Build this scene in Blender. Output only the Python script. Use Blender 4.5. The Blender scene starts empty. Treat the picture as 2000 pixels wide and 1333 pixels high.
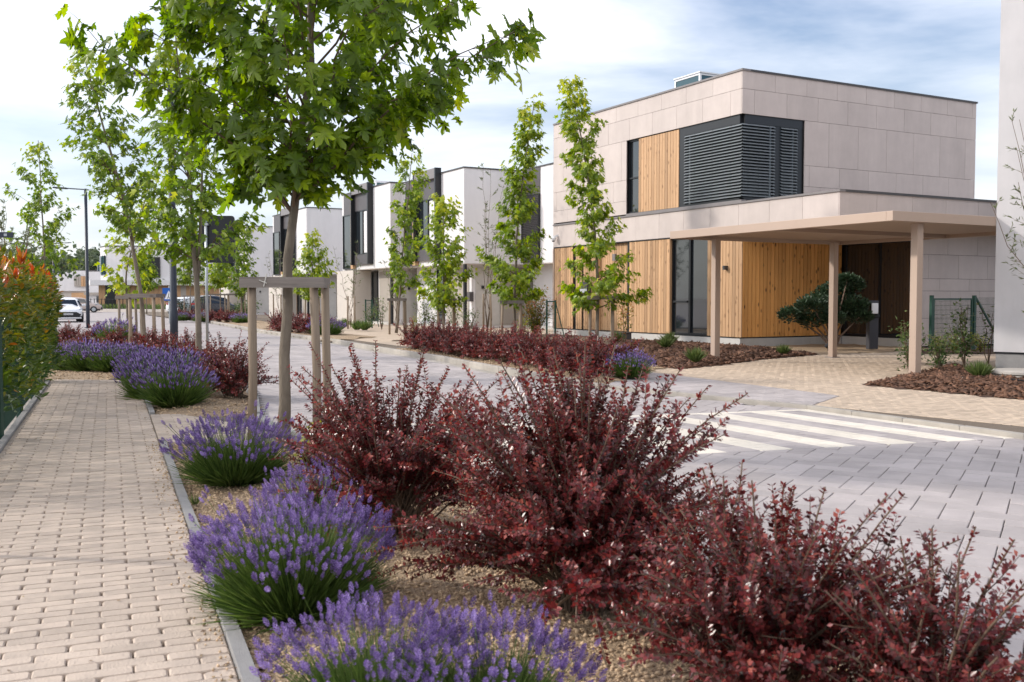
import bpy, math, random
import numpy as np
from mathutils import Vector, Matrix
S=bpy.context.scene; C=S.collection
R=math.radians
# ---------------------------------------------------------------- camera
F_PX=1944.; CAM_H=1.5; PITCH=math.atan((666.5-581)/F_PX)
cam=bpy.data.objects.new('camera',bpy.data.cameras.new('camera')); C.objects.link(cam)
cam.location=(0,0,CAM_H); cam.rotation_euler=(math.pi/2-PITCH,0,0)
cam.data.lens=36*F_PX/2000; cam.data.sensor_width=36; cam.data.clip_start=.05; cam.data.clip_end=3000
cam.data.dof.use_dof=True; cam.data.dof.focus_distance=11.; cam.data.dof.aperture_fstop=5.
S.camera=cam
# ---------------------------------------------------------------- light
SUN_EL=29.; LIGHT_AZ=-8.     # light travels towards +X (sun low on the left)
d=Vector((math.cos(R(SUN_EL))*math.cos(R(LIGHT_AZ)),math.cos(R(SUN_EL))*math.sin(R(LIGHT_AZ)),-math.sin(R(SUN_EL))))
sun=bpy.data.objects.new('sun',bpy.data.lights.new('sun','SUN')); C.objects.link(sun)
sun.rotation_euler=d.to_track_quat('-Z','Y').to_euler(); sun.location=(-30,0,20)
sun.data.energy=2.0; sun.data.angle=R(3.5); sun.data.color=(1,.93,.84)
S.view_settings.view_transform='Standard'; S.view_settings.look='None'; S.view_settings.gamma=1
S.view_settings.exposure=.72
W=bpy.data.worlds.new('World'); S.world=W; W.use_nodes=True
nt=W.node_tree; nt.nodes.clear()
def nd(t,ty,**k):
    n=t.nodes.new(ty)
    for a,b in k.items():
        if a.startswith('i_'): n.inputs[a[2:].replace('_',' ')].default_value=b
        else: setattr(n,a,b)
    return n
def lk(t,a,b): t.links.new(a,b)
sky=nd(nt,'ShaderNodeTexSky',sky_type='NISHITA',sun_disc=False,sun_elevation=R(SUN_EL),sun_rotation=R(-90+LIGHT_AZ*-1),altitude=100,air_density=1.0,dust_density=1.2,ozone_density=1.)
tc=nd(nt,'ShaderNodeTexCoord'); sp=nd(nt,'ShaderNodeSeparateXYZ'); lk(nt,tc.outputs['Generated'],sp.inputs[0])
zz=nd(nt,'ShaderNodeMath',operation='MAXIMUM'); zz.inputs[1].default_value=0; lk(nt,sp.outputs[2],zz.inputs[0])
za=nd(nt,'ShaderNodeMath',operation='ADD'); za.inputs[1].default_value=.16; lk(nt,zz.outputs[0],za.inputs[0])
dx=nd(nt,'ShaderNodeMath',operation='DIVIDE'); lk(nt,sp.outputs[0],dx.inputs[0]); lk(nt,za.outputs[0],dx.inputs[1])
dy=nd(nt,'ShaderNodeMath',operation='DIVIDE'); lk(nt,sp.outputs[1],dy.inputs[0]); lk(nt,za.outputs[0],dy.inputs[1])
cb=nd(nt,'ShaderNodeCombineXYZ'); lk(nt,dx.outputs[0],cb.inputs[0]); lk(nt,dy.outputs[0],cb.inputs[1])
mp=nd(nt,'ShaderNodeMapping'); mp.inputs['Rotation'].default_value=(0,0,.5); mp.inputs['Scale'].default_value=(.7,1.0,1); mp.inputs['Location'].default_value=(12,3,0); lk(nt,cb.outputs[0],mp.inputs[0])
nz=nd(nt,'ShaderNodeTexNoise',i_Scale=.8,i_Detail=7.,i_Roughness=.55,i_Distortion=.25); lk(nt,mp.outputs[0],nz.inputs[0])
cr=nd(nt,'ShaderNodeValToRGB'); cr.color_ramp.elements[0].position=.38; cr.color_ramp.elements[1].position=.74
cr.color_ramp.elements[0].color=(0,0,0,1); cr.color_ramp.elements[1].color=(.9,.9,.9,1); lk(nt,nz.outputs[0],cr.inputs[0])
# thin high veil thickens towards the horizon (long path through thin cloud)
vl=nd(nt,'ShaderNodeMapRange'); vl.inputs[1].default_value=0; vl.inputs[2].default_value=.30; vl.inputs[3].default_value=.9; vl.inputs[4].default_value=.05; lk(nt,zz.outputs[0],vl.inputs[0])
mv=nd(nt,'ShaderNodeMixRGB'); lk(nt,vl.outputs[0],mv.inputs[0]); dk=nd(nt,'ShaderNodeMixRGB',blend_type='MULTIPLY'); dk.inputs[0].default_value=1; dk.inputs[2].default_value=(.44,.55,.68,1); lk(nt,sky.outputs[0],dk.inputs[1]); lk(nt,dk.outputs[0],mv.inputs[1]); mv.inputs[2].default_value=(3.85,4.0,4.15,1)
mx=nd(nt,'ShaderNodeMixRGB'); cv=nd(nt,'ShaderNodeMapRange'); cv.inputs[1].default_value=0; cv.inputs[2].default_value=.42; cv.inputs[3].default_value=.22; cv.inputs[4].default_value=1; lk(nt,zz.outputs[0],cv.inputs[0]); cm_=nd(nt,'ShaderNodeMath',operation='MULTIPLY'); lk(nt,cv.outputs[0],cm_.inputs[0]); lk(nt,cr.outputs[0],cm_.inputs[1]); lk(nt,cm_.outputs[0],mx.inputs[0]); lk(nt,mv.outputs[0],mx.inputs[1])  # cloud cover thinned towards the horizon so the sky in view stays pale
# cloud brightness, set high to fill the shade from overhead, follows the standard overcast distribution (1+2 sin h)/3
ov=nd(nt,'ShaderNodeMath',operation='MULTIPLY_ADD'); lk(nt,zz.outputs[0],ov.inputs[0]); ov.inputs[1].default_value=.667; ov.inputs[2].default_value=.333
cl=nd(nt,'ShaderNodeVectorMath',operation='SCALE'); cl.inputs[0].default_value=(22.6,21.4,20.5); lk(nt,ov.outputs[0],cl.inputs['Scale']); lk(nt,cl.outputs[0],mx.inputs[2])
bg=nd(nt,'ShaderNodeBackground',i_Strength=.15); lk(nt,mx.outputs[0],bg.inputs[0])
wo=nd(nt,'ShaderNodeOutputWorld'); lk(nt,bg.outputs[0],wo.inputs[0])
S.cycles.use_denoising=True; S.cycles.max_bounces=8; S.cycles.transparent_max_bounces=8; S.cycles.caustics_reflective=False; S.cycles.caustics_refractive=False
# ---------------------------------------------------------------- pixel of the photograph -> point on the ground plane
def G(x,y,z=0.):
    c,s=math.cos(PITCH),math.sin(PITCH); v=-(y-666.5)
    dx,dy,dz=(x-1000, F_PX*c+v*s, -F_PX*s+v*c); t=(z-CAM_H)/dz
    return (dx*t,dy*t,z)
def AT(x,Y,z=0.):            # column x of the photograph at distance Y
    return ((x-1000)/F_PX*Y*.999,Y,z)
def PXW(Y): return Y/F_PX
# ---------------------------------------------------------------- mesh helpers
def tri_mesh(name,V,Fc,rnd=None,smooth=False):
    V=np.asarray(V,np.float32).reshape(-1,3); Fc=np.asarray(Fc,np.int32); k=Fc.shape[1]; n=len(Fc)
    me=bpy.data.meshes.new(name); me.vertices.add(len(V)); me.vertices.foreach_set('co',V.ravel())
    me.loops.add(n*k); me.loops.foreach_set('vertex_index',Fc.ravel())
    me.polygons.add(n); me.polygons.foreach_set('loop_start',np.arange(0,n*k,k,dtype=np.int32)); 
    if smooth: me.polygons.foreach_set('use_smooth',np.ones(n,bool))
    me.update(calc_edges=True)
    if rnd is not None:
        a=me.attributes.new('rnd','FLOAT','FACE'); a.data.foreach_set('value',np.asarray(rnd,np.float32))
    return me
def norm(a): return a/np.maximum(np.linalg.norm(a,axis=-1,keepdims=True),1e-9)
def scatter(T,TF,P,D,N,Sz,rnd):
    P=np.asarray(P,float);D=norm(np.asarray(D,float));N=np.asarray(N,float)
    X=norm(np.cross(D,N)); Z=np.cross(X,D); n=len(P); k=len(T)
    Sz=np.asarray(Sz,float).reshape(n,1,1)
    V=P[:,None,:]+Sz*(T[None,:,0:1]*X[:,None,:]+T[None,:,1:2]*D[:,None,:]+T[None,:,2:3]*Z[:,None,:])
    Fc=(TF[None]+ (np.arange(n)*k)[:,None,None]).reshape(-1,TF.shape[1])
    return V.reshape(-1,3),Fc,np.repeat(np.asarray(rnd),len(TF))
class MB:
    def __init__(s): s.v=[];s.f=[]
    def box(s,x0,x1,y0,y1,z0,z1,taper=0.):
        b=len(s.v);t=taper
        s.v+=[(x0,y0,z0),(x1,y0,z0),(x1,y1,z0),(x0,y1,z0),(x0+t,y0+t,z1),(x1-t,y0+t,z1),(x1-t,y1-t,z1),(x0+t,y1-t,z1)]
        s.f+=[tuple(b+i for i in q) for q in ((3,2,1,0),(4,5,6,7),(0,1,5,4),(1,2,6,5),(2,3,7,6),(3,0,4,7))]; return s
    def beam(s,p,q,w,h,up=(0,0,1)):
        p=Vector(p);q=Vector(q);dd=(q-p).normalized();u=Vector(up)
        if abs(dd.dot(u))>.95:u=Vector((1,0,0))
        sd=dd.cross(u).normalized()*(w/2);uu=sd.cross(dd).normalized()*(h/2)
        b=len(s.v)
        for e in (p,q): s.v+=[tuple(e-sd-uu),tuple(e+sd-uu),tuple(e+sd+uu),tuple(e-sd+uu)]
        s.f+=[tuple(b+i for i in k) for k in ((0,1,2,3),(7,6,5,4),(0,4,5,1),(1,5,6,2),(2,6,7,3),(3,7,4,0))]; return s
    def tube(s,pts,rad,n=6,cap=True):
        pts=[Vector(p) for p in pts]; b=len(s.v); m=len(pts)
        if not hasattr(rad,'__len__'): rad=[rad]*m
        pu=None
        for i,p in enumerate(pts):
            dd=(pts[min(i+1,m-1)]-pts[max(i-1,0)]).normalized()
            u=Vector((0,0,1)) if abs(dd.z)<.9 else Vector((1,0,0))
            if pu is not None: u=pu
            x=dd.cross(u).normalized(); y=x.cross(dd).normalized(); pu=y
            for k in range(n):
                a=2*math.pi*k/n; s.v.append(tuple(p+(x*math.cos(a)+y*math.sin(a))*rad[i]))
        for i in range(m-1):
            for k in range(n):
                k2=(k+1)%n; s.f.append((b+i*n+k,b+i*n+k2,b+(i+1)*n+k2,b+(i+1)*n+k))
        if cap: s.f.append(tuple(b+(m-1)*n+k for k in range(n))); s.f.append(tuple(b+n-1-k for k in range(n)))
        return s
    def prism(s,poly,z0,z1):
        b=len(s.v);n=len(poly)
        s.v+=[(p[0],p[1],z0) for p in poly]+[(p[0],p[1],z1) for p in poly]
        ar=sum(poly[i][0]*poly[(i+1)%n][1]-poly[(i+1)%n][0]*poly[i][1] for i in range(n))
        o=list(range(n)) if ar>0 else list(range(n))[::-1]
        s.f.append(tuple(b+n+i for i in o)); s.f.append(tuple(b+i for i in o[::-1]))
        for i in range(n):
            p,q=o[i],o[(i+1)%n]; s.f.append((b+p,b+q,b+n+q,b+n+p))
        return s
    def lathe(s,prof,n=16,c=(0,0,0)):
        b=len(s.v);m=len(prof)
        for r,z in prof:
            for k in range(n):
                a=2*math.pi*k/n; s.v.append((c[0]+r*math.cos(a),c[1]+r*math.sin(a),c[2]+z))
        for i in range(m-1):
            for k in range(n):
                k2=(k+1)%n; s.f.append((b+i*n+k,b+i*n+k2,b+(i+1)*n+k2,b+(i+1)*n+k))
        s.f.append(tuple(b+(m-1)*n+k for k in range(n))); s.f.append(tuple(b+n-1-k for k in range(n)))
        return s
    def mesh(s,name,smooth=False):
        me=bpy.data.meshes.new(name); me.from_pydata(s.v,[],s.f); me.update()
        if smooth: me.polygons.foreach_set('use_smooth',np.ones(len(me.polygons),bool))
        return me
def put(name,me,mat,parent=None,loc=(0,0,0),rz=0,bevel=0):
    if isinstance(me,MB): me=me.mesh(name)
    o=bpy.data.objects.new(name,me); C.objects.link(o)
    if mat is not None and not me.materials: me.materials.append(mat)
    o.location=loc; o.rotation_euler=(0,0,rz)
    if parent is not None: o.parent=parent
    if bevel:
        m=o.modifiers.new('bevel','BEVEL'); m.width=bevel; m.segments=2; m.limit_method='ANGLE'; m.angle_limit=R(40)
    return o
def thing(name,label,cat,loc=(0,0,0),rz=0,group=None):
    o=bpy.data.objects.new(name,None); C.objects.link(o); o.location=loc; o.rotation_euler=(0,0,rz); o.empty_display_size=.2
    return tag(o,label,cat,group)
def tag(o,label,cat,group=None):
    o['label']=label;o['category']=cat
    if group:o['group']=group
    return o
def struct(o): o['kind']='structure'; return o
def stuff(o,label=None,cat=None):
    o['kind']='stuff'
    if label:o['label']=label
    if cat:o['category']=cat
    return o
def dup(o,parent=None,loc=None,rz=None):
    c=o.copy(); C.objects.link(c)
    if parent is not None: c.parent=parent
    if loc is not None: c.location=loc
    if rz is not None: c.rotation_euler=(0,0,rz)
    for ch in [q for q in o.children]: dup(ch,c)
    return c
ORD=['first','second','third','fourth','fifth','sixth','seventh','eighth','ninth','tenth','eleventh','twelfth','thirteenth','fourteenth','fifteenth','sixteenth','seventeenth','eighteenth','nineteenth','twentieth']
# ---------------------------------------------------------------- materials
def rndnode(t):
    at=nd(t,'ShaderNodeAttribute',attribute_name='rnd'); oi=nd(t,'ShaderNodeObjectInfo')
    ad=nd(t,'ShaderNodeMath',operation='ADD'); lk(t,at.outputs['Fac'],ad.inputs[0]); lk(t,oi.outputs['Random'],ad.inputs[1])
    fr=nd(t,'ShaderNodeMath',operation='FRACT'); lk(t,ad.outputs[0],fr.inputs[0]); return fr.outputs[0]
def ramp(t,els,src):
    r=nd(t,'ShaderNodeValToRGB'); e=r.color_ramp.elements
    while len(e)<len(els): e.new(.5)
    for i,(p,c) in enumerate(els): e[i].position=p; e[i].color=tuple(c)+(1,)
    lk(t,src,r.inputs[0]); return r.outputs[0]
def M(name,c1,c2=None,rough=.7,ns=4.,bump=0.,bs=60.,rv=0.,metal=0.,spec=.5,sc=(1,1,1),ior=1.45,coat=0,detail=6.,dirt=0.,dsc=(1,1,1)):
    m=bpy.data.materials.new(name); m.use_nodes=True; t=m.node_tree; b=t.nodes['Principled BSDF']
    b.inputs['Roughness'].default_value=rough; b.inputs['Metallic'].default_value=metal; b.inputs['IOR'].default_value=ior
    b.inputs['Specular IOR Level'].default_value=spec; b.inputs['Coat Weight'].default_value=coat
    c2=c2 or tuple(x*.85 for x in c1)
    tcn=nd(t,'ShaderNodeTexCoord'); mp=nd(t,'ShaderNodeMapping'); mp.inputs['Scale'].default_value=sc; lk(t,tcn.outputs['Object'],mp.inputs[0])
    rn=rndnode(t); vs=nd(t,'ShaderNodeVectorMath',operation='ADD'); cm=nd(t,'ShaderNodeCombineXYZ')
    ml=nd(t,'ShaderNodeMath',operation='MULTIPLY'); ml.inputs[1].default_value=37.; lk(t,rn,ml.inputs[0]); lk(t,ml.outputs[0],cm.inputs[0]); lk(t,ml.outputs[0],cm.inputs[2])
    lk(t,mp.outputs[0],vs.inputs[0]); lk(t,cm.outputs[0],vs.inputs[1]); vec=vs.outputs[0]
    n=nd(t,'ShaderNodeTexNoise',i_Scale=ns,i_Detail=detail,i_Roughness=.6); lk(t,vec,n.inputs[0])
    col=ramp(t,[(.3,c1),(.7,c2)],n.outputs[0])
    if rv:
        hs=nd(t,'ShaderNodeHueSaturation'); mr=nd(t,'ShaderNodeMapRange'); mr.inputs[3].default_value=1-rv; mr.inputs[4].default_value=1+rv
        lk(t,rn,mr.inputs[0]); lk(t,mr.outputs[0],hs.inputs['Value']); lk(t,col,hs.inputs['Color']); col=hs.outputs[0]
    if dirt:
        ge=nd(t,'ShaderNodeNewGeometry'); md=nd(t,'ShaderNodeMapping'); md.inputs['Scale'].default_value=dsc; lk(t,ge.outputs['Position'],md.inputs[0]); n3=nd(t,'ShaderNodeTexNoise',i_Scale=.9,i_Detail=9.,i_Roughness=.68); lk(t,md.outputs[0],n3.inputs[0])
        mr=nd(t,'ShaderNodeMapRange'); mr.inputs[1].default_value=.35; mr.inputs[2].default_value=.7; mr.inputs[3].default_value=1-dirt; mr.inputs[4].default_value=1; lk(t,n3.outputs[0],mr.inputs[0])
        mm=nd(t,'ShaderNodeMixRGB',blend_type='MULTIPLY'); mm.inputs[0].default_value=1; lk(t,col,mm.inputs[1]); lk(t,mr.outputs[0],mm.inputs[2]); col=mm.outputs[0]
    lk(t,col,b.inputs['Base Color'])
    if bump:
        n2=nd(t,'ShaderNodeTexNoise',i_Scale=bs,i_Detail=4.); lk(t,vec,n2.inputs[0]); bp=nd(t,'ShaderNodeBump',i_Strength=bump,i_Distance=.02); lk(t,n2.outputs[0],bp.inputs['Height']); lk(t,bp.outputs[0],b.inputs['Normal'])
    return m
def LM(name,els,trans=.42,rough=.42,tcol=1.5,spec=.5):
    m=bpy.data.materials.new(name); m.use_nodes=True; t=m.node_tree; b=t.nodes['Principled BSDF']; out=t.nodes['Material Output']
    b.inputs['Roughness'].default_value=rough; b.inputs['Specular IOR Level'].default_value=spec
    at=nd(t,'ShaderNodeAttribute',attribute_name='rnd'); oi=nd(t,'ShaderNodeObjectInfo'); fr=nd(t,'ShaderNodeMath',operation='ADD')
    col=ramp(t,els,at.outputs['Fac']); lk(t,col,b.inputs['Base Color'])
    if trans:
        tr=nd(t,'ShaderNodeBsdfTranslucent'); hs=nd(t,'ShaderNodeHueSaturation'); hs.inputs['Value'].default_value=tcol; hs.inputs['Saturation'].default_value=1.1; lk(t,col,hs.inputs['Color']); lk(t,hs.outputs[0],tr.inputs[0])
        ms=nd(t,'ShaderNodeMixShader'); ms.inputs[0].default_value=trans; lk(t,b.outputs[0],ms.inputs[1]); lk(t,tr.outputs[0],ms.inputs[2]); lk(t,ms.outputs[0],out.inputs[0])
    return m
def woodmat(name,c1,c2,knot=.0,rv=.22,rough=.6,axis=2,dark=(.09,.04,.015)):
    m=bpy.data.materials.new(name); m.use_nodes=True; t=m.node_tree; b=t.nodes['Principled BSDF']; b.inputs['Roughness'].default_value=rough; b.inputs['Specular IOR Level'].default_value=.3
    tcn=nd(t,'ShaderNodeTexCoord'); rn=rndnode(t); cm=nd(t,'ShaderNodeCombineXYZ'); ml=nd(t,'ShaderNodeMath',operation='MULTIPLY'); ml.inputs[1].default_value=53.; lk(t,rn,ml.inputs[0])
    for i in range(3): lk(t,ml.outputs[0],cm.inputs[i])
    vs=nd(t,'ShaderNodeVectorMath',operation='ADD'); lk(t,tcn.outputs['Object'],vs.inputs[0]); lk(t,cm.outputs[0],vs.inputs[1])
    mp=nd(t,'ShaderNodeMapping'); sc=[22,22,22]; sc[axis]=.9; mp.inputs['Scale'].default_value=sc; lk(t,vs.outputs[0],mp.inputs[0])
    n=nd(t,'ShaderNodeTexNoise',i_Scale=1.5,i_Detail=5.,i_Roughness=.6,i_Distortion=.8); lk(t,mp.outputs[0],n.inputs[0])
    col=ramp(t,[(.3,c1),(.72,c2)],n.outputs[0])
    hs=nd(t,'ShaderNodeHueSaturation'); mr=nd(t,'ShaderNodeMapRange'); mr.inputs[3].default_value=1-rv; mr.inputs[4].default_value=1+rv; lk(t,rn,mr.inputs[0]); lk(t,mr.outputs[0],hs.inputs['Value']); lk(t,col,hs.inputs['Color']); col=hs.outputs[0]
    if knot:
        m2=nd(t,'ShaderNodeMapping'); s2=[5.5,5.5,5.5]; s2[axis]=3.; m2.inputs['Scale'].default_value=s2; lk(t,vs.outputs[0],m2.inputs[0])
        vo=nd(t,'ShaderNodeTexVoronoi',i_Scale=1.); lk(t,m2.outputs[0],vo.inputs[0])
        k=nd(t,'ShaderNodeMapRange'); k.inputs[1].default_value=.07; k.inputs[2].default_value=.24; k.inputs[3].default_value=knot; k.inputs[4].default_value=0.; lk(t,vo.outputs['Distance'],k.inputs[0])
        mm=nd(t,'ShaderNodeMixRGB'); lk(t,k.outputs[0],mm.inputs[0]); lk(t,col,mm.inputs[1]); mm.inputs[2].default_value=dark+(1,); col=mm.outputs[0]
    lk(t,col,b.inputs['Base Color'])
    bp=nd(t,'ShaderNodeBump',i_Strength=.25,i_Distance=.01); lk(t,n.outputs[0],bp.inputs['Height']); lk(t,bp.outputs[0],b.inputs['Normal'])
    return m
mt={}
mt['brick']=M('tumbled tan paver',(.58,.475,.385),(.48,.395,.325),rough=.85,ns=9,bump=.4,bs=90,rv=.12,dirt=.16)
mt['tanpaver']=M('tan driveway paver',(.58,.46,.345),(.49,.39,.295),rough=.85,ns=9,bump=.3,bs=90,rv=.12,dirt=.12)
mt['slab']=M('grey concrete paver',(.50,.45,.435),(.44,.395,.385),rough=.75,ns=3,bump=.25,bs=120,rv=.10,dirt=.28)
mt['whitepaver']=M('white concrete paver',(.80,.735,.63),(.71,.65,.56),rough=.8,ns=14,bump=.25,bs=120,rv=.06,dirt=.18)
mt['joint']=M('sand joint',(.20,.16,.12),(.13,.10,.075),rough=.95,ns=60,bump=.5,bs=300)
mt['jointg']=M('grey joint',(.07,.07,.075),(.05,.05,.055),rough=.95,ns=60)
mt['kerb']=M('kerb concrete',(.46,.42,.37),(.38,.35,.31),rough=.85,ns=5,bump=.3,bs=150,rv=.08,dirt=.2)
mt['edging']=M('edging concrete',(.36,.35,.34),(.30,.29,.285),rough=.85,ns=8,bump=.4,bs=200,rv=.06,dirt=.2)
mt['tile']=M('fibre cement tile',(.575,.50,.465),(.525,.455,.425),rough=.7,ns=2.5,bump=.08,bs=60,rv=.045,dirt=.13,dsc=(1.5,1.5,.25))
mt['plinth']=M('pale plinth',(.56,.54,.51),(.50,.48,.455),rough=.8,ns=3,rv=.03,dirt=.12)
mt['stucco']=M('white stucco',(.73,.71,.715),(.69,.675,.68),rough=.85,ns=2,bump=.25,bs=220,dirt=.10,dsc=(1.2,1.2,.2))
mt['stucco3']=M('grey white stucco',(.62,.60,.605),(.575,.56,.565),rough=.9,ns=2,bump=.35,bs=180,dirt=.12,dsc=(1.2,1.2,.2))
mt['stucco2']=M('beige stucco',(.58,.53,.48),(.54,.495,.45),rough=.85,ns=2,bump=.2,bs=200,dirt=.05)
mt['greypanel']=M('grey brown facade panel',(.36,.32,.28),(.33,.295,.26),rough=.6,ns=3,rv=.03)
mt['darkpanel']=M('anthracite panel',(.085,.075,.08),(.065,.058,.062),rough=.45,ns=3)
mt['black']=M('black aluminium',(.012,.013,.016),(.01,.011,.014),rough=.35,ns=3)
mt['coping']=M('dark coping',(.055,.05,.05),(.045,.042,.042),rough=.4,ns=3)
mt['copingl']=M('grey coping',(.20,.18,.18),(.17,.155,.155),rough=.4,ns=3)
mt['joint2']=M('dark facade void',(.05,.045,.042),rough=.9,ns=3)
mt['glass']=M('dark window glass',(.012,.016,.02),(.016,.02,.024),rough=.03,ns=.5,ior=1.75,spec=.6)
mt['glassg']=M('teal glass',(.025,.07,.085),(.03,.08,.095),rough=.05,ns=.5,ior=1.6)
mt['slat']=M('blind slat',(.24,.265,.28),(.20,.22,.235),rough=.4,ns=3,metal=.3)
mt['wood']=woodmat('thermo pine board',(.53,.335,.19),(.37,.215,.11),knot=.6,rv=.24)
mt['woodk']=woodmat('knotty pine board',(.82,.41,.13),(.60,.28,.08),knot=.95,rv=.18)
mt['stake']=woodmat('weathered stake',(.30,.235,.175),(.20,.155,.115),knot=.5,rv=.2,rough=.85,dark=(.06,.045,.035))
mt['stakeg']=woodmat('grey weathered crossbar',(.24,.21,.19),(.155,.135,.12),knot=.5,rv=.2,rough=.85,axis=0,dark=(.05,.04,.035))
mt['taupe']=M('taupe powder coat',(.42,.315,.25),(.40,.30,.235),rough=.5,ns=2)
mt['navy']=M('dark blue grey paint',(.022,.03,.048),(.02,.026,.042),rough=.45,ns=3)
mt['galv']=M('galvanised steel',(.42,.45,.47),(.36,.39,.41),rough=.4,ns=20,metal=.6)
mt['green']=M('green fence paint',(.012,.06,.04),(.01,.05,.034),rough=.45,ns=6)
mt['blue']=M('sign blue',(.01,.09,.38),(.01,.085,.36),rough=.4,ns=3)
mt['white']=M('white paint',(.75,.76,.78),(.72,.73,.75),rough=.4,ns=3)
mt['whitecar']=M('white car paint',(.72,.74,.77),(.70,.72,.75),rough=.2,ns=1,coat=.8)
mt['darkcar']=M('dark blue car paint',(.015,.022,.04),(.012,.018,.035),rough=.2,ns=1,coat=.8)
mt['tyre']=M('tyre rubber',(.015,.015,.016),rough=.8,ns=20)
mt['lampglass']=M('headlamp glass',(.35,.38,.42),(.25,.28,.3),rough=.1,ns=20)
mt['red']=M('tail lamp red',(.35,.02,.02),rough=.2,ns=3)
mt['plate']=M('number plate',(.55,.57,.58),(.28,.29,.31),rough=.4,ns=34,detail=1.,sc=(1,1,.3))
mt['bark']=M('maple bark',(.27,.225,.175),(.165,.135,.105),rough=.9,ns=7,bump=.8,bs=28,sc=(1,1,.35),dirt=.35)
mt['twig']=M('twig bark',(.16,.11,.075),(.11,.075,.05),rough=.9,ns=12)
mt['gravel']=M('tan gravel',(.58,.43,.28),(.38,.27,.17),rough=.85,ns=30,rv=.35)
mt['gravelbase']=M('gravel bed',(.50,.37,.24),(.26,.18,.115),rough=.95,ns=75,bump=1.,bs=85,detail=3.)
mt['mulch']=M('bark mulch chip',(.17,.085,.05),(.09,.045,.028),rough=.85,ns=14,rv=.5)
mt['mulchbase']=M('mulch bed',(.085,.045,.028),(.04,.022,.015),rough=.95,ns=30,bump=1.,bs=40)
mt['soil']=M('planted soil',(.20,.14,.09),(.11,.08,.055),rough=.95,ns=9,bump=.8,bs=40)
mt['ground']=M('pale ground',(.46,.42,.39),(.40,.37,.34),rough=.9,ns=.3)
mt['charger']=M('charger post',(.05,.05,.06),(.045,.045,.055),rough=.5,ns=3)
mt['concrete']=M('concrete ring',(.46,.43,.39),(.38,.35,.32),rough=.85,ns=6,bump=.3)
mt['verge']=M('rough grass verge',(.10,.12,.035),(.16,.14,.06),rough=.95,ns=3)
mt['tie']=M('white tree tie',(.62,.60,.55),rough=.7,ns=10)
lf_maple=LM('maple leaf',[(0,(.05,.09,.015)),(.35,(.13,.205,.018)),(.7,(.25,.325,.022)),(1,(.42,.44,.03))],trans=.52,rough=.36,tcol=1.9)
lf_maple2=LM('young maple leaf',[(0,(.055,.10,.018)),(.35,(.135,.21,.02)),(.7,(.26,.335,.024)),(1,(.46,.47,.04))],trans=.45,rough=.4,tcol=1.75)
lf_yellow=LM('yellow green leaf',[(0,(.12,.18,.02)),(1,(.38,.38,.04))],trans=.42,rough=.45,tcol=1.4)
lf_barb=LM('barberry leaf',[(0,(.032,.018,.012)),(.4,(.115,.024,.025)),(.75,(.24,.034,.034)),(1,(.42,.12,.085))],trans=.32,rough=.30,tcol=1.5,spec=.6)
lf_barbf=LM('dusty barberry leaf',[(0,(.075,.04,.046)),(.5,(.16,.078,.085)),(1,(.29,.16,.15))],trans=.25,rough=.4,tcol=1.4)
lf_lavg=LM('lavender foliage',[(0,(.03,.06,.014)),(.5,(.075,.13,.025)),(1,(.17,.23,.06))],trans=.3,rough=.55,tcol=1.5)
lf_lavf=LM('lavender flower',[(0,(.07,.045,.12)),(.5,(.215,.135,.37)),(1,(.42,.31,.62))],trans=.3,rough=.6,tcol=1.3)
lf_phot=LM('photinia leaf',[(0,(.025,.06,.012)),(.35,(.085,.13,.014)),(.62,(.23,.21,.02)),(.80,(.40,.17,.03)),(1,(.45,.07,.04))],trans=.38,rough=.28,tcol=1.5,spec=.6)
lf_grey=LM('willow leaf',[(0,(.07,.09,.04)),(1,(.20,.23,.11))],trans=.3,rough=.5,tcol=1.4)
lf_dark=LM('pine needle',[(0,(.012,.028,.012)),(.6,(.028,.058,.024)),(1,(.06,.10,.045))],trans=.1,rough=.5)
lf_shrub=LM('shrub leaf',[(0,(.03,.065,.02)),(.6,(.08,.13,.04)),(1,(.20,.24,.09))],trans=.3,rough=.35)
lf_far=LM('distant foliage',[(0,(.05,.08,.04)),(1,(.13,.16,.08))],trans=.2,rough=.7)
lf_grass=LM('grass blade',[(0,(.05,.09,.02)),(1,(.16,.20,.06))],trans=.3,rough=.6)
# ================================================================ ground and paving
rng=np.random.default_rng(7); random.seed(7)
HA=math.atan2(1067,1946)                 # street direction, left of straight ahead
AX=(-math.sin(HA),math.cos(HA)); BX=(math.cos(HA),math.sin(HA))   # a: along the street, b: towards the houses
def clip(poly,region):
    out=poly; n=len(region)
    for i in range(n):
        a,b=region[i],region[(i+1)%n]; ex,ey=b[0]-a[0],b[1]-a[1]; src=out; out=[]
        for j in range(len(src)):
            p,q=src[j],src[(j+1)%len(src)]
            sp=ex*(p[1]-a[1])-ey*(p[0]-a[0]); sq=ex*(q[1]-a[1])-ey*(q[0]-a[0])
            if sp>=0: out.append(p)
            if (sp>=0)!=(sq>=0):
                t=sp/(sp-sq); out.append((p[0]+(q[0]-p[0])*t,p[1]+(q[1]-p[1])*t))
        if len(out)<3: return []
    return out
def ccw(p):
    ar=sum(p[i][0]*p[(i+1)%len(p)][1]-p[(i+1)%len(p)][0]*p[i][1] for i in range(len(p)))
    return list(p) if ar>0 else list(p)[::-1]
def area(p): return abs(sum(p[i][0]*p[(i+1)%len(p)][1]-p[(i+1)%len(p)][0]*p[i][1] for i in range(len(p))))/2
def inside(pt,poly):
    x,y=pt; c=False; n=len(poly)
    for i in range(n):
        x0,y0=poly[i][:2]; x1,y1=poly[(i+1)%n][:2]
        if (y0>y)!=(y1>y) and x<(x1-x0)*(y-y0)/(y1-y0)+x0: c=not c
    return c
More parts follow.
